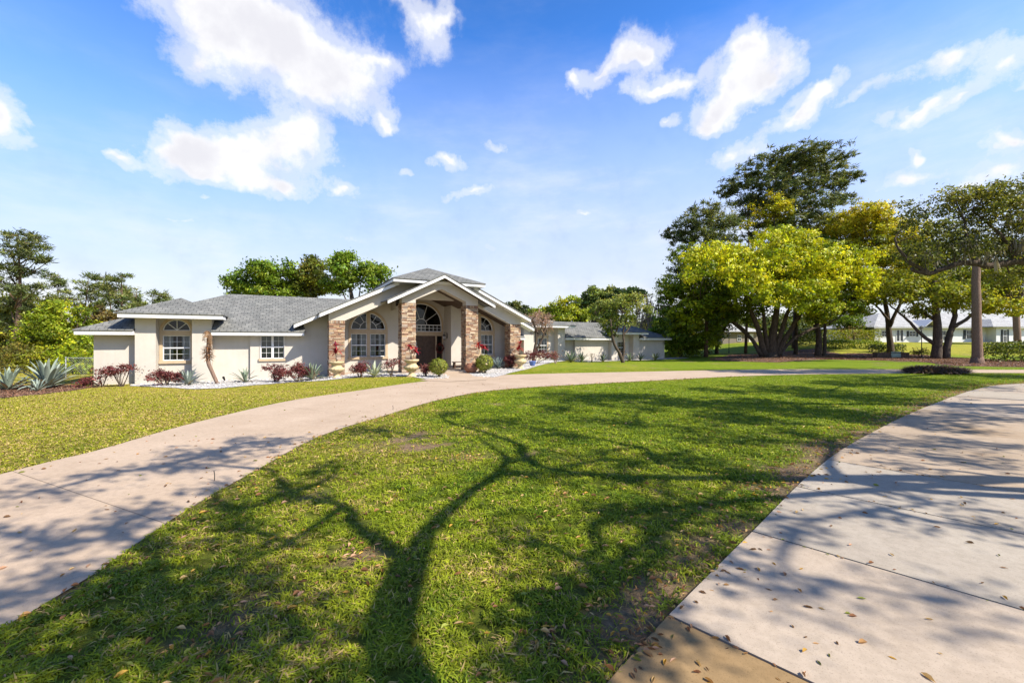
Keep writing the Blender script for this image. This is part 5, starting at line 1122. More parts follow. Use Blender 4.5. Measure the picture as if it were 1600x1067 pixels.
shade_oak('spreading live oak right of the walk shading the middle lawn', (15.5, 2.0, 0), [(14.6, 2.6, 2.0), (13.6, 3.2, 3.8), (12.6, 3.4, 5.4)],
          [([(12.6, 3.4, 5.4), SP(900, 740, 6.6), SP(800, 690, 7.4), SP(700, 660, 8)], .16, .05), ([(13.6, 3.2, 3.8), SP(1120, 740, 5.6), SP(1000, 700, 7)], .14, .05), ([(13.6, 3.2, 3.8), SP(1350, 760, 5.4), SP(1300, 690, 7.4)], .14, .05), ([(12.6, 3.4, 5.4), SP(1000, 800, 6.4), SP(930, 860, 6.6)], .12, .04)],
          [(700, 645, 9), (800, 660, 8.6), (880, 680, 8.2), (940, 720, 7.8), (850, 740, 7.8), (1000, 760, 7.4), (1060, 720, 7.8), (960, 660, 8.6), (1080, 670, 8.4), (1150, 690, 8), (1200, 740, 7.2), (1000, 830, 6.8), (1100, 800, 6.8), (940, 800, 7), (1250, 680, 8), (1320, 700, 7.8), (1400, 735, 7.2), (1380, 690, 8), (1480, 720, 7.6), (1560, 700, 8), (1450, 790, 6.8), (1350, 810, 6.6), (1560, 830, 6.4), (860, 640, 9), (1000, 640, 9), (1260, 930, 9), (1480, 950, 9), (1240, 830, 8), (1130, 870, 7)], 102, (.55, 1.1), 2.6, 26, .14)
shade_oak('tall live oak outside the right edge shading the lawn by the drive', (27, 8.5, 0), [(26.4, 8.8, 2.4), (25.6, 9.2, 4.6), (24.8, 9.8, 6.4)],
          [([(24.8, 9.8, 6.4), SP(1150, 630, 8), SP(1000, 620, 9)], .18, .06), ([(25.6, 9.2, 4.6), SP(1450, 660, 7)], .16, .06), ([(24.8, 9.8, 6.4), SP(1300, 610, 8.5)], .14, .05)],
          [(900, 622, 9), (1000, 622, 9), (1090, 634, 8.6), (1180, 630, 8.6), (1150, 655, 8.2), (1260, 645, 8.2), (1340, 650, 8), (1420, 660, 7.6), (1300, 620, 8.6), (1400, 625, 8.4), (1230, 608, 9), (1120, 610, 9.4), (1500, 650, 7.8), (1560, 640, 8), (1330, 600, 9), (1450, 605, 9)], 103, (1.0, 1.8), 2.7, 32, .18)

# far trees beyond the lawns: one mass
def far_woods():
    R = np.random.default_rng(8); bl = []
    for x in np.arange(30, 260, 7.0): bl.append(((x+R.uniform(-2, 2), 118+R.uniform(-8, 14), 4.2+R.uniform(-.5, 1)), (6.5, 5, R.uniform(3.6, 6.0)), R.random()))
    for x in np.arange(-170, -40, 7.0): bl.append(((x+R.uniform(-2, 2), 78+R.uniform(-6, 12), 2.0), (6.5, 5, R.uniform(2.8, 4.6)), R.random()))
    for x in np.arange(-36, 30, 8.0): bl.append(((x, 105+R.uniform(-6, 12), 2.5), (6.5, 5, R.uniform(3.0, 4.4)), R.random()))
    V, Q, C, _ = crown_arrays(bl, R, .5, 1.3, 26, .9, [(.05, .07, .015), (.09, .11, .02), (.16, .16, .03), (.22, .17, .06)], .6, .2, False, .5, .5)
    tag(np_mesh('far_woods', V, Q, M['leaf'], None, C), 'distant mixed woodland beyond the lawns', kind='stuff')
far_woods()

# ------------------------------------------------------------------ planting by the house
def agave(label, px, py, h, n, seed, col=((.16, .20, .17), (.26, .31, .25)), spread=1.0, variegated=False, base=None, group='agaves in the beds'):
    R = random.Random(seed); b = base or G(px, py); root = empty('agave', tuple(b), 0, label, 'agave', group); mb = MB()
    for k in range(n):
        f = k/(n-1); az = k*2.39996+R.uniform(-.2, .2); up = math.radians(82-66*f**.9+R.uniform(-13, 13)); L_ = h*(1.0-.18*abs(f-.5))*R.uniform(.88, 1.1); w = h*.062*(1.2-.25*f)
        dx, dy = math.cos(az), math.sin(az); sx, sy = -dy, dx; pts = []; m = 7; r = 0.02*h; z = .03; a = up
        c = np.array(col[0])+(np.array(col[1])-np.array(col[0]))*R.random()
        if f > .6 and R.random() < .35: c = np.array((.30, .24, .15))
        for i in range(m+1):
            u = i/m; ww = w*(1.15*(1-u)**.55*(.55+.9*u) if u < 1 else .0)+.001; pts.append((r*spread, z, ww, a)); st = L_/m
            r += math.cos(a)*st; z += math.sin(a)*st; a -= (.05+.16*f)*(.6+u)*spread*R.uniform(.7, 1.2)*.6
        bb = len(mb.v)
        for (r_, z_, ww, a_) in pts:
            nx_, nz_ = -math.sin(a_), math.cos(a_)
            for (s_, dn) in ((-1, .28), (-.45, -.12), (.45, -.12), (1, .28)):
                mb.v.append((dx*(r_+nx_*dn*ww)+sx*s_*ww, dy*(r_+nx_*dn*ww)+sy*s_*ww, z_+nz_*dn*ww)); cc = c*(1.25 if abs(s_) == 1 and variegated else 1); mb.c.append(tuple(cc))
        for i in range(m):
            for s_ in range(3): mb.f.append((bb+i*4+s_, bb+i*4+s_+1, bb+i*4+s_+5, bb+i*4+s_+4))
    mb.build('leaves', M['succulent'], root, True, col=True); return root
agave('large spiky blue-grey agave in the mulch bed at the left', 74, 607, 1.5, 46, 1, ((.15, .19, .155), (.28, .32, .26)))
agave('smaller agave at the very left edge of the picture', 13, 610, 1.15, 30, 2, ((.13, .17, .13), (.24, .29, .22)))
agave('low young agave at the foot of the large spiky one', 59, 612, .62, 18, 3)
agave('agave below the arched bay window', 294, 602, .95, 22, 4, ((.12, .15, .13), (.2, .24, .2)))
agave('agave against the middle wall left of the square window', 383, 598, .9, 20, 5, ((.13, .17, .12), (.20, .25, .17)))
agave('agave just left of the leftmost stone column', 488, 594.5, 1.05, 26, 6, ((.15, .20, .14), (.26, .31, .2)))
agave('pale variegated agave beneath the left porch window', 586, 589, .95, 24, 7, ((.28, .32, .22), (.45, .47, .33)), variegated=True)
agave('blue agave beneath the right porch window', 779, 576, 1.0, 24, 8, ((.12, .17, .17), (.2, .25, .24)))
for i, (x, y, h, lb) in enumerate([(892, 566.5, 1.4, 'tallest spiky agave against the far wing, nearest its white pillar'), (909, 566, 1.15, 'dark agave second along the far wing wall'), (942, 565.5, 1.05, 'dark agave on the far wing wall left of the forked tree'), (984, 564.5, 1.0, 'agave tucked at the foot of the forked glossy tree'), (1001, 563.3, 1.0, 'agave on the end wall of the far wing, left of two'), (1024, 562.5, 1.1, 'last agave at the right end of the far wing')]):
    agave(lb, x, y, h, 20, 10+i, ((.08, .11, .07), (.15, .19, .11)))

P_RED = [(.075, .018, .022), (.14, .035, .04), (.21, .065, .06), (.28, .11, .085)]
LS = 'maroon shrubs along the house'
def HW(t, w): x, y = H2W(t, w); return Vector((x, y, gzf(x, y)))
def lump(b, dx, z, r, rz=None): return (tuple(b+Vector((dx*hd[0], dx*hd[1], z))), (r, r, rz or r*.75))
for i, (px, py, lb, lumps, lv) in enumerate([
    (160, 604.5, 'sprawling maroon shrub with bare stems at the corner of the end box', [(-.5, .35, .45), (0, .75, .4), (-.9, .2, .35), (.35, .95, .35)], 16),
    (190, 604, 'thin-legged maroon shrub on the end wall beside the bay', [(0, .95, .45), (.35, 1.05, .35), (-.4, .85, .4)], 14),
    (258, 603, 'dense maroon shrub under the left half of the arched bay window', [(-.4, .55, .5), (.25, .6, .5), (.65, .5, .4), (-.1, .8, .35)], 22),
    (430, 597.5, 'maroon shrub below the square window', [(0, .85, .45), (.3, .6, .45), (.1, .35, .4), (-.35, .95, .3)], 18),
    (466, 596.5, 'wide clipped maroon hedge shrub right of the square window', [(-.5, .6, .5), (.1, .65, .55), (.6, .6, .5), (0, .95, .4)], 24),
    (563, 590, 'round maroon shrub at the middle of the left porch window', [(0, .6, .48), (.15, .75, .4), (-.2, .55, .4)], 22),
    (611, 588.5, 'maroon shrub on bare legs left of the second stone column', [(0, .85, .38), (.3, .95, .3), (-.3, .8, .3)], 16),
    (665, 588.5, 'small round maroon shrub at the foot of the second stone column', [(0, .5, .4), (.1, .6, .33)], 22),
    (797, 576, 'maroon shrub at the foot of the rightmost stone column', [(0, .55, .5), (.25, .85, .42), (-.2, .8, .4)], 22),
    (836, 568.5, 'low maroon shrub row below the second arched bay window', [(-.8, .8, .7), (.2, .9, .7), (1.3, .85, .6), (2.3, .8, .5)], 18)]):
    b = G(px, py)
    shrub('maroon_shrub', lb, px, py, None, [lump(b, dx*.85, z*.86, r*.84) for dx, z, r in lumps], P_RED, 200+i, LS, .075, 20, .14, lv, 9, shell=.3)
b = G(222, 600); shrub('bare_shrub', 'leafless grey shrub between two maroon ones under the bay', 222, 600, None, [lump(b, 0, .75, .45), lump(b, .25, .6, .35), lump(b, -.3, .55, .3)], [(.25, .19, .13), (.3, .22, .16)], 215, None, .06, 7, .15, 3, 12, 'bark_pale')
b = G(868, 568); shrub('bare_shrub', 'dry pinkish shrub at the white pillar of the far wing', 868, 568, None, [lump(b, -.5, .9, .6), lump(b, .3, .8, .5)], [(.25, .17, .12), (.35, .24, .18)], 216, None, .09, 4, .2, 8, 10, 'bark_pale')
b = G(924, 566); shrub('bare_shrub', 'dry brown twiggy shrub between two agaves on the far wing', 924, 566, None, [lump(b, 0, .8, .5), lump(b, .3, .6, .4)], [(.25, .19, .12), (.3, .24, .15)], 217, None, .09, 4, .2, 6, 10, 'bark_pale')
# clipped topiary balls on short stems
for i, (px, py, lb) in enumerate([(685, 589.5, 'clipped round boxwood ball left of the entry walk'), (757, 583.5, 'clipped round boxwood ball right of the entry walk')]):
    b = G(px, py); r = .47 if i == 0 else .53
    make_tree('boxwood_ball', lb, 'shrub', tuple(b), [([tuple(b+Vector((0, 0, -.05))), tuple(b+Vector((.02, 0, .25))), tuple(b+Vector((0, 0, .5)))], .05, .03), ([tuple(b+Vector((.05, 0, 0))), tuple(b+Vector((.15, 0, .3))), tuple(b+Vector((.2, 0, .5)))], .03, .02)],
              [(tuple(b+Vector((0, 0, .12+r))), (r, r, r*.92))], [(.14, .17, .02), (.22, .25, .035), (.32, .33, .06)], .05, 150, .06, 18, 'bark', 220+i, 'clipped balls flanking the walk', 20, .006, .6, .0, False, .9, .1, orient=.7, rough=.045)
# dead palms / dry trees
def dry_palm(label, pts, r0, r1, fr, seed, frl, col, parent_group='withered palms by the bays', shag=None):
    R = random.Random(seed); b = Vector(pts[0]); root = empty('withered_palm', tuple(b), 0, label, 'palm', parent_group)
    mb = MB()
    for P in ([pts] if not isinstance(pts[0][0], (list, tuple)) else pts): limb(mb, [np.array(p)-np.array(b) for p in P], r0, r1, 8)
    mb.build('trunk', M['bark_palm'], root, True)
    V = []; Q = []; C = []
    for (c, n, L0, down) in fr:
        c = Vector(c)-b
        for k in range(n):
            az = R.uniform(0, 6.28); a = R.uniform(-.2, 1.1) if not down else R.uniform(-1.4, -.5); L_ = L0*R.uniform(.6, 1.2); p = c.copy(); cc = np.array(col)*R.uniform(.6, 1.35); rib = []
            for i in range(8):
                rib.append(p.copy()); st = L_/7; p = p+Vector((math.cos(az)*math.cos(a), math.sin(az)*math.cos(a), math.sin(a)))*st; a -= R.uniform(.2, .45)
                a = max(a, -1.5)
            for i in range(7):
                d = (rib[i+1]-rib[i]).normalized(); s = d.cross(Vector((0, 0, 1))); s = s.normalized() if s.length > .01 else Vector((1, 0, 0))
                for sg in (-1, 1):
                    for q in range(3):
                        p0 = rib[i].lerp(rib[i+1], q/3); e = p0+s*sg*L_*.17*R.uniform(.6, 1.2)+d*L_*.10+Vector((0, 0, -L_*R.uniform(.04, .16))); bb = len(V)
                        V += [tuple(p0), tuple(p0+d*.02), tuple(e), tuple(e-d*.012)]; Q.append((bb, bb+1, bb+2, bb+3)); C += [cc]*4
    np_mesh('fronds', np.array(V), np.array(Q), M['dryleaf'], root, np.array(C))
    if shag:
        V = []; Q = []; C = []
        for (c, r, n, L_) in shag:
            c = Vector(c)-b
            for _ in range(n):
                az = R.uniform(0, 6.28); p = c+Vector((math.cos(az)*r*.5, math.sin(az)*r*.5, R.uniform(-L_, L_))); o = Vector((math.cos(az), math.sin(az), R.uniform(-.7, .5)))*r*R.uniform(.5, 1.2); s = Vector((-math.sin(az), math.cos(az), 0))*.025; bb = len(V)
                V += [tuple(p-s), tuple(p+s), tuple(p+o+s*.3), tuple(p+o-s*.3)]; Q.append((bb, bb+1, bb+2, bb+3)); C += [np.array((.20, .09, .035))*R.uniform(.5, 1.5)]*4
        np_mesh('leaf_stubs', np.array(V), np.array(Q), M['dryleaf'], root, np.array(C))
    return root
pb = G(340, 600); Dp = pb.y; k = lambda x, y: tuple(A(x, y, Dp))
dry_palm('bent palm with brown shaggy head and bare curved stem by the bay window', [tuple(pb), k(331, 580), k(326, 568), k(325, 555), k(326, 540), k(327, 524)], .085, .10,
         [(k(327, 520), 9, .55, False), (k(327, 524), 12, .55, True)], 301, .9, (.28, .17, .09), shag=[(k(325, 552), .26, 170, .32), (k(326, 538), .2, 70, .3)])
pb2 = G(833, 567); Dq = pb2.y; k2 = lambda x, y: tuple(A(x, y, Dq))
dry_tree_l = [([tuple(pb2), k2(835, 548), k2(838, 530), k2(836, 512), k2(832, 500)], .16, .08), ([k2(834, 555), k2(843, 538), k2(850, 522), k2(853, 505)], .13, .06), ([k2(838, 530), k2(846, 512), k2(848, 500)], .07, .03), ([k2(836, 515), k2(826, 505)], .05, .02), ([k2(850, 522), k2(860, 508)], .05, .02)]
make_tree('dry_tree', 'small tree with dry pinkish-brown drooping crown before the second arched bay', 'tree', tuple(pb2), dry_tree_l,
          [blob(838, 500, 20, 11, Dq, .4), blob(852, 506, 16, 12, Dq, .5), blob(828, 503, 12, 8, Dq, .5), blob(845, 492, 16, 7, Dq, .6), blob(858, 515, 9, 9, Dq, .4), blob(833, 512, 9, 7, Dq, .3)], [(.20, .12, .08), (.32, .20, .14), (.44, .29, .21)], .34, 2.2, .38, 26, 'bark', 302, None, 90, .014, .09, 0, True, .2, .3, mat='dryleaf')

# urns with red cordylines before the columns
def urn(label, px, py, s=1.0, seed=0):
    b = G(px, py); root = empty('garden_urn', tuple(b), .3*seed, label, 'urn', 'cream stone urns before the columns')
    m = MB(); prof = [(.26, 0), (.27, .05), (.20, .10), (.15, .15), (.13, .20), (.17, .24), (.15, .27), (.22, .33), (.33, .42), (.37, .50), (.37, .55), (.31, .60), (.26, .66), (.25, .72), (.30, .78), (.38, .84), (.40, .90), (.37, .93), (.33, .90), (.30, .84)]
    m.lathe([(r*s, z*s) for r, z in prof], 40, (0, 0, 0), 14, .13, (7, 10)); m.build('bowl', M['urn'], root, True)
    q = MB(); q.box(-.28*s, .28*s, -.28*s, .28*s, -.15, .02); q.build('plinth', M['urn'], root)
    so_ = MB(); so_.lathe([(.295*s, .84*s), (.2*s, .87*s), (.02, .88*s)], 16); so_.build('soil', M['soil'], root)
    r2 = empty('cordyline', tuple(b+Vector((0, 0, .86*s))), 0, label.split(' urn')[0].replace('cream stone', 'red ti plant in the')+' urn'+label.split(' urn')[1], 'ti plant', 'red ti plants in the urns')
    R = random.Random(400+seed); st = MB(); V = []; Q = []; C = []
    for j in range(3):
        h = R.uniform(.45, .95); e = Vector((R.uniform(-.22, .22), R.uniform(-.15, .15), h)); st.tube([(e.x*.2, e.y*.2, -.02), (e.x*.5, e.y*.5, h*.5), tuple(e)], [.02, .016, .013], 6)
        for q_ in range(20):
            az = R.uniform(0, 6.28); a = R.uniform(.1, 1.35); L_ = R.uniform(.3, .5); w = R.uniform(.03, .05); d = Vector((math.cos(az), math.sin(az), 0)); s_ = Vector((-d.y, d.x, 0)); p = e+Vector((0, 0, R.uniform(-.12, .05))); cc = np.array([(.30, .012, .022), (.42, .03, .04), (.16, .01, .03), (.5, .08, .07)][R.randrange(4)])*R.uniform(.7, 1.2); bb = len(V)
            for i in range(5):
                u = i/4; ww = w*(math.sin(math.pi*(.12+.85*u)))+.002; V += [tuple(p-s_*ww), tuple(p+s_*ww)]; C += [cc, cc]; p = p+(d*math.cos(a)+Vector((0, 0, math.sin(a))))*L_/4; a -= R.uniform(.25, .5)
            Q += [(bb+2*i, bb+2*i+1, bb+2*i+3, bb+2*i+2) for i in range(4)]
    st.build('stem', M['bark'], r2, True); np_mesh('leaves', np.array(V), np.array(Q), M['leaf'], r2, np.array(C), True)
urn('cream stone urn before the leftmost stone column', 526, 591, 1.0, 0)
urn('cream stone urn before the second stone column', 643, 588.5, 1.04, 1)
urn('cream stone urn beside the third stone column, partly behind a clipped ball', 752, 582, .98, 2)
urn('cream stone urn before the rightmost stone column', 813, 576.5, 1.08, 3)
# pots
b = G(736, 583); r_ = empty('round_pot', tuple(b), 0, 'round brown clay pot at the foot of the third stone column', 'pot'); m = MB(); m.lathe([(.16, 0), (.30, .08), (.40, .26), (.40, .40), (.30, .54), (.24, .58), (.25, .62), (.21, .62), (.2, .55)], 24); m.build('body', M['terracotta'], r_, True); q = MB(); q.lathe([(.2, .555), (.1, .57), (.01, .575)], 16); q.build('soil', M['soil'], r_)
b = G(832, 572); r_ = empty('glazed_pot', tuple(b), 0, 'small blue glazed pot on the gravel by the far bay', 'pot'); m = MB(); m.lathe([(.16, 0), (.22, .15), (.27, .33), (.29, .36), (.29, .40), (.25, .40), (.24, .34)], 20); m.build('body', M['blue_glaze'], r_, True); q = MB(); q.lathe([(.24, .345), (.1, .35), (.01, .352)], 16); q.build('soil', M['soil'], r_)
# bench on the porch, wall lantern, wreath
hb = Vector((*H2W(8.75, 1.25), .06)); bn = empty('porch_bench', tuple(hb), HTH, 'small dark bench on the porch behind the third stone column', 'bench')
m = MB(); m.box(-.62, .62, -.2, .2, .42, .47); m.build('seat', M['wood_dark'], bn)
m = MB(); m.box(-.5, .5, -.03, .03, .14, .2); m.build('stretcher', M['wood_dark'], bn)
for sx in (-1, 1):
    m = MB(); m.prism([(sx*.52-.05, 0), (sx*.52+.05, 0), (sx*.50+.035, .42), (sx*.50-.035, .42)], -.17, .17); m.build('leg', M['wood_dark'], bn)
hl = Vector((*H2W(8.18+.0, 2.5), 2.35)); ln = empty('wall_lantern', tuple(hl), HTH, 'black carriage lantern on the wall beside the front door', 'lantern')
m = MB(); m.box(-.02, 0, -.06, .06, -.18, .22); m.tube([(-.02, 0, .12), (-.12, 0, .26), (-.24, 0, .22), (-.24, 0, .1)], .014, 6); m.build('bracket', M['iron'], ln)
m = MB(); m.lathe([(.03, -.30), (.07, -.26), (.11, .0), (.13, .02), (.05, .09), (.015, .12)], 8, (-.24, 0, 0)); m.build('lamp_body', M['iron'], ln)
m = MB(); m.lathe([(.085, -.22), (.118, -.01)], 6, (-.24, 0, 0)); m.build('glass', M['curtain'], ln)
wv, wq = [], []
R = np.random.default_rng(61); a = R.uniform(0, 6.28, 260); C0 = np.stack([.26*np.cos(a), R.normal(0, .03, 260)-.04, .30*np.sin(a)], 1)+R.normal(0, .04, (260, 3)); V, Q = leaf_quads(C0, .11, R, .5); wr = Vector((*H2W(7.81, 3.12), 1.45))
wo = np_mesh('door_wreath', V, Q, M['dryleaf'], None, np.repeat(np.array([(.16, .03, .03), (.10, .04, .03), (.22, .05, .04)])[R.integers(0, 3, 260)], 4, 0)); wo.location = wr; wo.rotation_euler = (0, 0, HTH); tag(wo, 'dark red wreath hanging at the front door sidelight', 'wreath')
# path light in the left bed
for i, (px, py, lb) in enumerate([(350, 599.5, 'short black garden spotlight in the gravel under the curved palm')]):
    b = G(px, py); r_ = empty('garden_light', tuple(b), 0, lb, 'garden light'); m = MB(); m.tube([(0, 0, -.05), (0, 0, .2)], .015, 6); m.build('stake', M['iron'], r_); m = MB(); m.tube([(0, .05, .18), (0, -.02, .30), (0, -.06, .36)], [.04, .055, .06], 10); m.build('lamp_head', M['iron'], r_)
# fence behind the agaves
fb = empty('chain_link_fence', (-27.5, 26.0, gzf(-27.5, 26)), 0, 'low grey chain link fence behind the agaves', 'fence')
m = MB()
for k_ in range(60):
    x = k_*.15
    for s in (-1, 1):
        x1 = x+s*1.2
        if 0 <= x1 <= 8.8: m.tube([(x, 0, .02), (x1, 0, 1.18)], .0035, 3, False)
m.build('mesh', M['steel'], fb); m = MB(); m.tube([(0, 0, 1.2), (8.8, 0, 1.2)], .02, 6); m.build('top_rail', M['steel'], fb)
for k_ in range(5):
    m = MB(); m.tube([(k_*2.2, .03, -.3), (k_*2.2, .03, 1.26)], .03, 8); m.build('post', M['steel'], fb)

# ------------------------------------------------------------------ right side: hedges, neighbour houses, lamps
def hedge(label, pts, h, wd, pal, seed, leaf=.2, dens=90, name='hedge'):
    R = np.random.default_rng(seed); P = [np.array(p[:2]) for p in pts]; C = []; tot = sum(np.linalg.norm(b-a) for a, b in zip(P, P[1:])); n = int(tot*(2*h+wd)*dens)
    s = resample(P, 200); i = R.integers(0, 199, n); f = R.random(n)[:, None]; c = s[i]*(1-f)+s[i+1]*f; d = s[i+1]-s[i]; d /= np.linalg.norm(d, axis=1)[:, None]; nn = np.stack([-d[:, 1], d[:, 0]], 1)
    u = R.random(n)*(2*h+wd); lat = np.where(u < h, -wd/2, np.where(u < 2*h, wd/2, u-2*h-wd/2)); z = np.where(u < h, u, np.where(u < 2*h, u-h, h))
    z = z+.10*h*(fbm(c[:, 0]*.8, c[:, 1]*.8, 3, seed)-.5)*2*(z > h*.7)
    xy = c+nn*lat[:, None]; C3 = np.stack([xy[:, 0], xy[:, 1], z+gz(xy[:, 0], xy[:, 1])], 1)+R.normal(0, .07, (n, 3))
    inner = R.random(n) < .35; ctr = np.stack([c[:, 0], c[:, 1], gz(c[:, 0], c[:, 1])+h*.5*R.random(n)], 1); C3[inner] = C3[inner]*.7+ctr[inner]*.3
    pal = np.array(pal); k = R.integers(0, len(pal), n); col = pal[k]*(1+.2*R.normal(size=(n, 1))).clip(.6, 1.4); V, Q = leaf_quads(C3, leaf*(.6+.8*R.random(n)), R, .6, .2)
    B = np.array([P[0][0], P[0][1], gzf(*P[0])]); root = empty(name, tuple(B), 0, label, 'hedge', 'hedges by the right-hand trees'); np_mesh('foliage', V-B, Q, M['leaf'], root, np.repeat(col, 4, 0))
    m = MB(); 
    for q in resample(P, max(4, int(tot/1.5))): m = MB(); m.tube([(q[0]-B[0], q[1]-B[1], gzf(*q)-B[2]-.05), (q[0]-B[0]+.05, q[1]-B[1], gzf(*q)-B[2]+h*.7)], [.05, .02], 5); m.build('stem', M['bark'], root)
HP = [(.09, .15, .012), (.14, .20, .015), (.20, .26, .02), (.28, .30, .03)]; HD = [(.03, .05, .010), (.05, .075, .014), (.08, .11, .02)]
def gD(px, D): x = (px-800)/F*D; return (x, D)
hedge('long clipped bright hedge behind the twin-trunked oak', [gD(1284, 61), gD(1330, 61), gD(1378, 60)], 1.05, 1.6, HP, 501)
hedge('tall yellow-green hedge between the bright hedge and the white house', [gD(1286, 72), gD(1330, 72), gD(1372, 72)], 1.9, 1.4, [(.16, .20, .012), (.24, .27, .016), (.34, .33, .02)], 502)
hedge('short dark hedge piece right of the bright clipped hedge', [gD(1362, 57), gD(1410, 57)], .95, 1.2, HD, 503)
hedge('dark leafy hedge at the right edge behind the bare trunk', [gD(1536, 41), gD(1570, 40.5), gD(1640, 40)], 1.75, 2.2, [(.035, .055, .012), (.06, .09, .016), (.11, .15, .022), (.2, .22, .03)], 504, .18)
hedge('low bright hedge strip beyond the dark hedge on the right', [gD(1536, 56), gD(1600, 56), gD(1660, 55)], 1.1, 1.3, HP, 505)
hedge('dark green shrub row behind the great multi-stemmed tree', [gD(1225, 66), gD(1262, 66), gD(1285, 66)], 2.2, 2.0, HD, 506)
b = gbase(1325, 545, 75); shrub('bush', 'big dark round bush above the yellow-green hedge', 1325, 545, 75, [blob(1322, 508, 20, 20, 75, .2), blob(1335, 515, 16, 16, 75, .3)], P_CAM[:3], 511, None, .35, 1.6, .6, 26, cat='bush')
b = gbase(1335, 548, 66); shrub('bare_shrub', 'leafless brown bush in front of the yellow-green hedge', 1334, 548, 66, [blob(1334, 520, 16, 12, 66)], [(.16, .11, .07), (.24, .17, .10)], 512, None, .2, 1.2, .5, 8, 14, cat='bush')
# mound of dead ornamental grass by the drive
b = G(1462, 583); dm = empty('dead_grass_mound', tuple(b), 0, 'sprawling mound of dead purplish-brown grass at the drive edge', 'grass mound')
R = np.random.default_rng(77); n = 2600; a = R.uniform(0, 6.28, n); rr_ = 1.3*np.sqrt(R.random(n)); ln_ = R.uniform(.4, .95, n); base_ = np.stack([rr_*np.cos(a)*1.25, rr_*np.sin(a)*.8, .02+.25*(1-(rr_/1.3)**2)], 1); az = a+R.normal(0, .7, n); el_ = R.uniform(-.1, 1.0, n)
tip = base_+np.stack([np.cos(az)*np.cos(el_), np.sin(az)*np.cos(el_), np.sin(el_)], 1)*ln_[:, None]*.8; tip[:, 2] = np.maximum(tip[:, 2]*.7, .01); sd_ = np.stack([-np.sin(az), np.cos(az), 0*az], 1)*.018
mid = (base_+tip)/2+np.array([0, 0, .10]); V = np.stack([base_-sd_, base_+sd_, mid+sd_, mid-sd_, tip+sd_*.2, tip-sd_*.2], 1).reshape(-1, 3); i_ = np.arange(n)*6
pal = np.array([(.17, .10, .085), (.24, .15, .12), (.12, .075, .06), (.30, .22, .16), (.10, .10, .05)]); np_mesh('blades', V, np.concatenate([np.stack([i_, i_+1, i_+2, i_+3], 1), np.stack([i_+3, i_+2, i_+4, i_+5], 1)]), M['dryleaf'], dm, np.repeat(pal[R.integers(0, 5, n)], 6, 0))
# brick planter with pale plate
b = gbase(1392, 552, 50); pr = empty('planter_box', tuple(b), 0, 'low dark brick planter with a pale green plate under the trees', 'planter'); m = MB(); m.box(-1.9, 1.9, -.3, .3, -.3, .55); m.box(-1.95, 1.95, -.36, .36, .55, .62); m.build('wall', M['bark_pine'], pr)
m = MB(); m.box(-.25, .85, -.36, -.32, .08, .72); m.build('plate', noisy('pale_green_panel', (.30, .36, .28), (.38, .44, .34), 3, .6), pr)
b = gbase(1440, 553, 50); shrub('fern_clump', 'loose yellowing fern clump at the foot of the lamp post', 1438, 553, 50, [blob(1432, 549, 10, 5, 50), blob(1444, 549, 10, 5, 50)], [(.10, .10, .02), (.22, .17, .04), (.28, .2, .06)], 513, None, .3, 4, .35, 12, aspect=.2)
def lamp_post(label, px, D, h, headk, base_y):
    b = gbase(px, base_y, D); r_ = empty('lamp_post', tuple(b), 0, label, 'lamp post', 'garden lamp posts'); m = MB(); m.lathe([(.11, -.2), (.11, .12), (.06, .2), (.045, .3), (.04, h-.02), (.07, h)], 12); m.build('post', M['iron'], r_, True)
    m = MB()
    if headk == 'globe': m.lathe([(.05, h), (.17, h+.1), (.22, h+.24), (.17, h+.38), (.05, h+.46), (.01, h+.47)], 16)
    else: m.lathe([(.10, h), (.22, h+.34), (.20, h+.36)], 6)
    m.build('lamp_head', M['vinyl'], r_, headk == 'globe')
    m = MB(); m.lathe([(.28, h+.36), (.12, h+.5), (.02, h+.58)] if headk != 'globe' else [(.03, h+.47), (.02, h+.52)], 8); m.build('cap', M['iron'] if headk == 'globe' else M['steel'], r_)
lamp_post('thin black lamp post with white globe left of the great tree', 1139, 62, 2.5, 'globe', 555)
lamp_post('dark lamp post with pale lantern top before the white house', 1440, 50, 3.2, 'lantern', 553)

def simple_window(parent, x0, x1, z0, z1, y, shutters=0.0):
    m = MB(); sash(m, x0, x1, z0, z1, y-.06, 2, 2, True, .07, .04); w_ = m.build('window', M['vinyl'], parent); g = MB(); g.add([(x0, y-.02, z0), (x1, y-.02, z0), (x1, y-.02, z1), (x0, y-.02, z1)], [(0, 1, 2, 3)]); g.build('pane', M['pane_dark'], w_)
    if shutters:
        for (a, b_) in ((x0-shutters, x0-.03), (x1+.03, x1+shutters)): q = MB(); q.box(a, b_, y-.07, y-.01, z0-.03, z1+.03); q.build('shutter', M['shutter_dark'], w_)
M['pane_dark'] = noisy('dark_pane', (.015, .02, .022), (.03, .035, .04), 1, .08, spec=.6); M['shutter_dark'] = noisy('dark_shutter', (.01, .014, .02), (.02, .025, .03), 5, .5)
M['white_wall'] = noisy('white_siding', (.62, .63, .64), (.70, .71, .72), 2, .8); M['taupe'] = noisy('taupe_wall', (.22, .18, .15), (.28, .24, .20), 3, .85)
WX, WY = 74.0, 73.0; wz = gzf(WX, WY); wh = empty('white_house', (WX, WY, wz), 0, 'long white bungalow with pale roof and dark shutters behind the right-hand trees', 'house')
def lx(px): return (px-800)/F*WY-WX
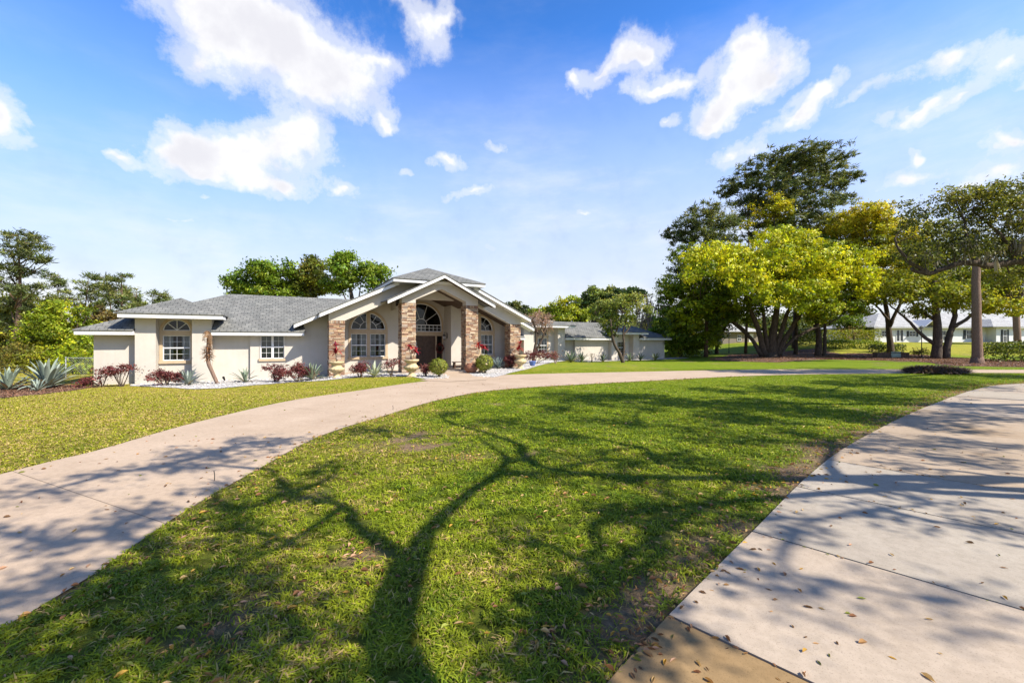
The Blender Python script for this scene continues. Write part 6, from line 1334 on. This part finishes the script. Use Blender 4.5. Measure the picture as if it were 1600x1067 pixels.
def hip(mb, x0, x1, y0, y1, ze, sl_, th=.12):
    hw_ = min((x1-x0), (y1-y0))/2; zr_ = ze+sl_*hw_
    if (x1-x0) >= (y1-y0): r0, r1 = (x0+hw_, (y0+y1)/2, zr_), (x1-hw_, (y0+y1)/2, zr_); F4 = [[(x0, y0, ze), (x1, y0, ze), r1, r0], [(x1, y1, ze), (x0, y1, ze), r0, r1], [(x1, y0, ze), (x1, y1, ze), r1], [(x0, y1, ze), (x0, y0, ze), r0]]
    else: r0, r1 = ((x0+x1)/2, y0+hw_, zr_), ((x0+x1)/2, y1-hw_, zr_); F4 = [[(x0, y0, ze), (x1, y0, ze), r0], [(x1, y1, ze), (x0, y1, ze), r1], [(x1, y0, ze), (x1, y1, ze), r1, r0], [(x0, y1, ze), (x0, y0, ze), r0, r1]]
    for P in F4: mb.slab(P, th)
m = MB(); m.box(lx(1366), lx(1760), 0, 12, -1.5, 2.55); m.box(lx(1540), lx(1572), -1.6, -.003, -1.5, 2.55); m.build('wall', M['white_wall'], wh)
m = MB(); hip(m, lx(1360), lx(1766), -.7, 12.7, 2.62, .42); m.build('roof', M['pale_shingle'], wh)
m = MB(); hip(m, lx(1528), lx(1578), -2.3, 6, 2.66, .5); m.build('roof', M['pale_shingle'], wh)
m = MB(); xa, xb, xc = lx(1432), lx(1458), lx(1445); m.slab([(xa, -1.6, 2.72), (xc, -1.6, 3.9), (xc, 4, 3.9), (xa, 2, 2.72)], .1); m.slab([(xc, -1.6, 3.9), (xb, -1.6, 2.72), (xb, 2, 2.72), (xc, 4, 3.9)], .1); m.build('roof', M['trim'], wh)
m = MB(); m.box(lx(1361), lx(1527), -.68, -.62, 2.40, 2.60); m.box(lx(1579), lx(1765), -.68, -.62, 2.40, 2.60); m.build('fascia', M['trim'], wh)
for (x0, x1, z0, z1, s_) in ((1377, 1386, .9, 2.0, 0), (1420, 1431, 1.0, 1.9, .35), (1468, 1478, .3, 2.0, 0), (1509, 1518, .6, 2.1, .45)): simple_window(wh, lx(x0), lx(x1), z0, z1, -.005, s_)
simple_window(wh, lx(1550), lx(1556), .0, 2.1, -1.605, .3)
m = MB(); m.box(lx(1400), lx(1411), -.06, -.003, -.1, 2.3); dw = m.build('door', M['vinyl'], wh); g = MB()
for (a, b_) in ((1401, 1405), (1406.5, 1410.5)): g.add([(lx(a), -.065, .2), (lx(b_), -.065, .2), (lx(b_), -.065, 2.1), (lx(a), -.065, 2.1)], [(0, 1, 2, 3)])
g.build('glass', M['pane_dark'], dw)
GX, GY = 40.3, 80.0; gzv = gzf(GX, GY); gh = empty('grey_house', (GX, GY, gzv), 0, 'low taupe house with grey hip roof seen between the trunks', 'house'); lg = lambda px: (px-800)/F*GY-GX
m = MB(); m.box(lg(1128), lg(1186), 0, 9, -2, 2.3); m.build('wall', M['taupe'], gh); m = MB(); hip(m, lg(1124), lg(1190), -.6, 9.6, 2.36, .42); m.build('roof', M['pale_shingle'], gh)
m = MB(); m.box(lg(1147), lg(1149), 4, 5, 3.5, 5.0); m.build('chimney', M['taupe'], gh); m = MB(); m.box(lg(1170), lg(1177), -.05, -.003, -.1, 1.9); m.build('door', M['vinyl'], gh); simple_window(gh, lg(1152), lg(1158), .5, 1.7, -.005)

# bark chips on the mulch beds
def chips():
    R = np.random.default_rng(12); C = []; col = []
    for pl, n, s in ((mulch_l, 5200, .07), (mulch_tree, 4200, .12), (mulch_r, 9000, .12)):
        P = np.array(pl); X = R.uniform(P[:, 0].min(), P[:, 0].max(), n*2); Y = R.uniform(P[:, 1].min(), P[:, 1].max(), n*2); k_ = pip(X, Y, pl); X = X[k_]; Y = Y[k_]
        C.append((np.stack([X, Y, gz(X, Y)+.03+.03*R.random(len(X))], 1), s))
    Vs = []; Qs = []; Cs = []; off = 0
    for c, s in C:
        V, Q = leaf_quads(c, s*(.6+R.random(len(c))), R, .35, .7); Vs.append(V); Qs.append(Q+off); off += len(V); pal = np.array([(.22, .11, .065), (.14, .07, .045), (.30, .19, .12), (.09, .05, .035), (.26, .13, .08)]); Cs.append(np.repeat(pal[R.integers(0, 5, len(c))], 4, 0))
    tag(np_mesh('bark_chips', np.concatenate(Vs), np.concatenate(Qs), M['dryleaf'], None, np.concatenate(Cs)), 'loose brown bark chips on the mulch beds', kind='stuff')
chips()

for px, py, hgt, lb in ((335, 752, .14, 'thin dark rod standing up from the driveway, nearer one'), (614, 641, .13, 'thin dark rod standing at the inner edge of the driveway, farther one')):
    b = G(px, py); m = MB(); m.tube([(0, 0, 0), (.004, 0, hgt*.6), (-.006, 0, hgt)], .006, 6); o = m.build('marker_rod', M['iron'], None); o.location = (b.x, b.y, .012); tag(o, lb, 'rod', 'rods by the driveway')
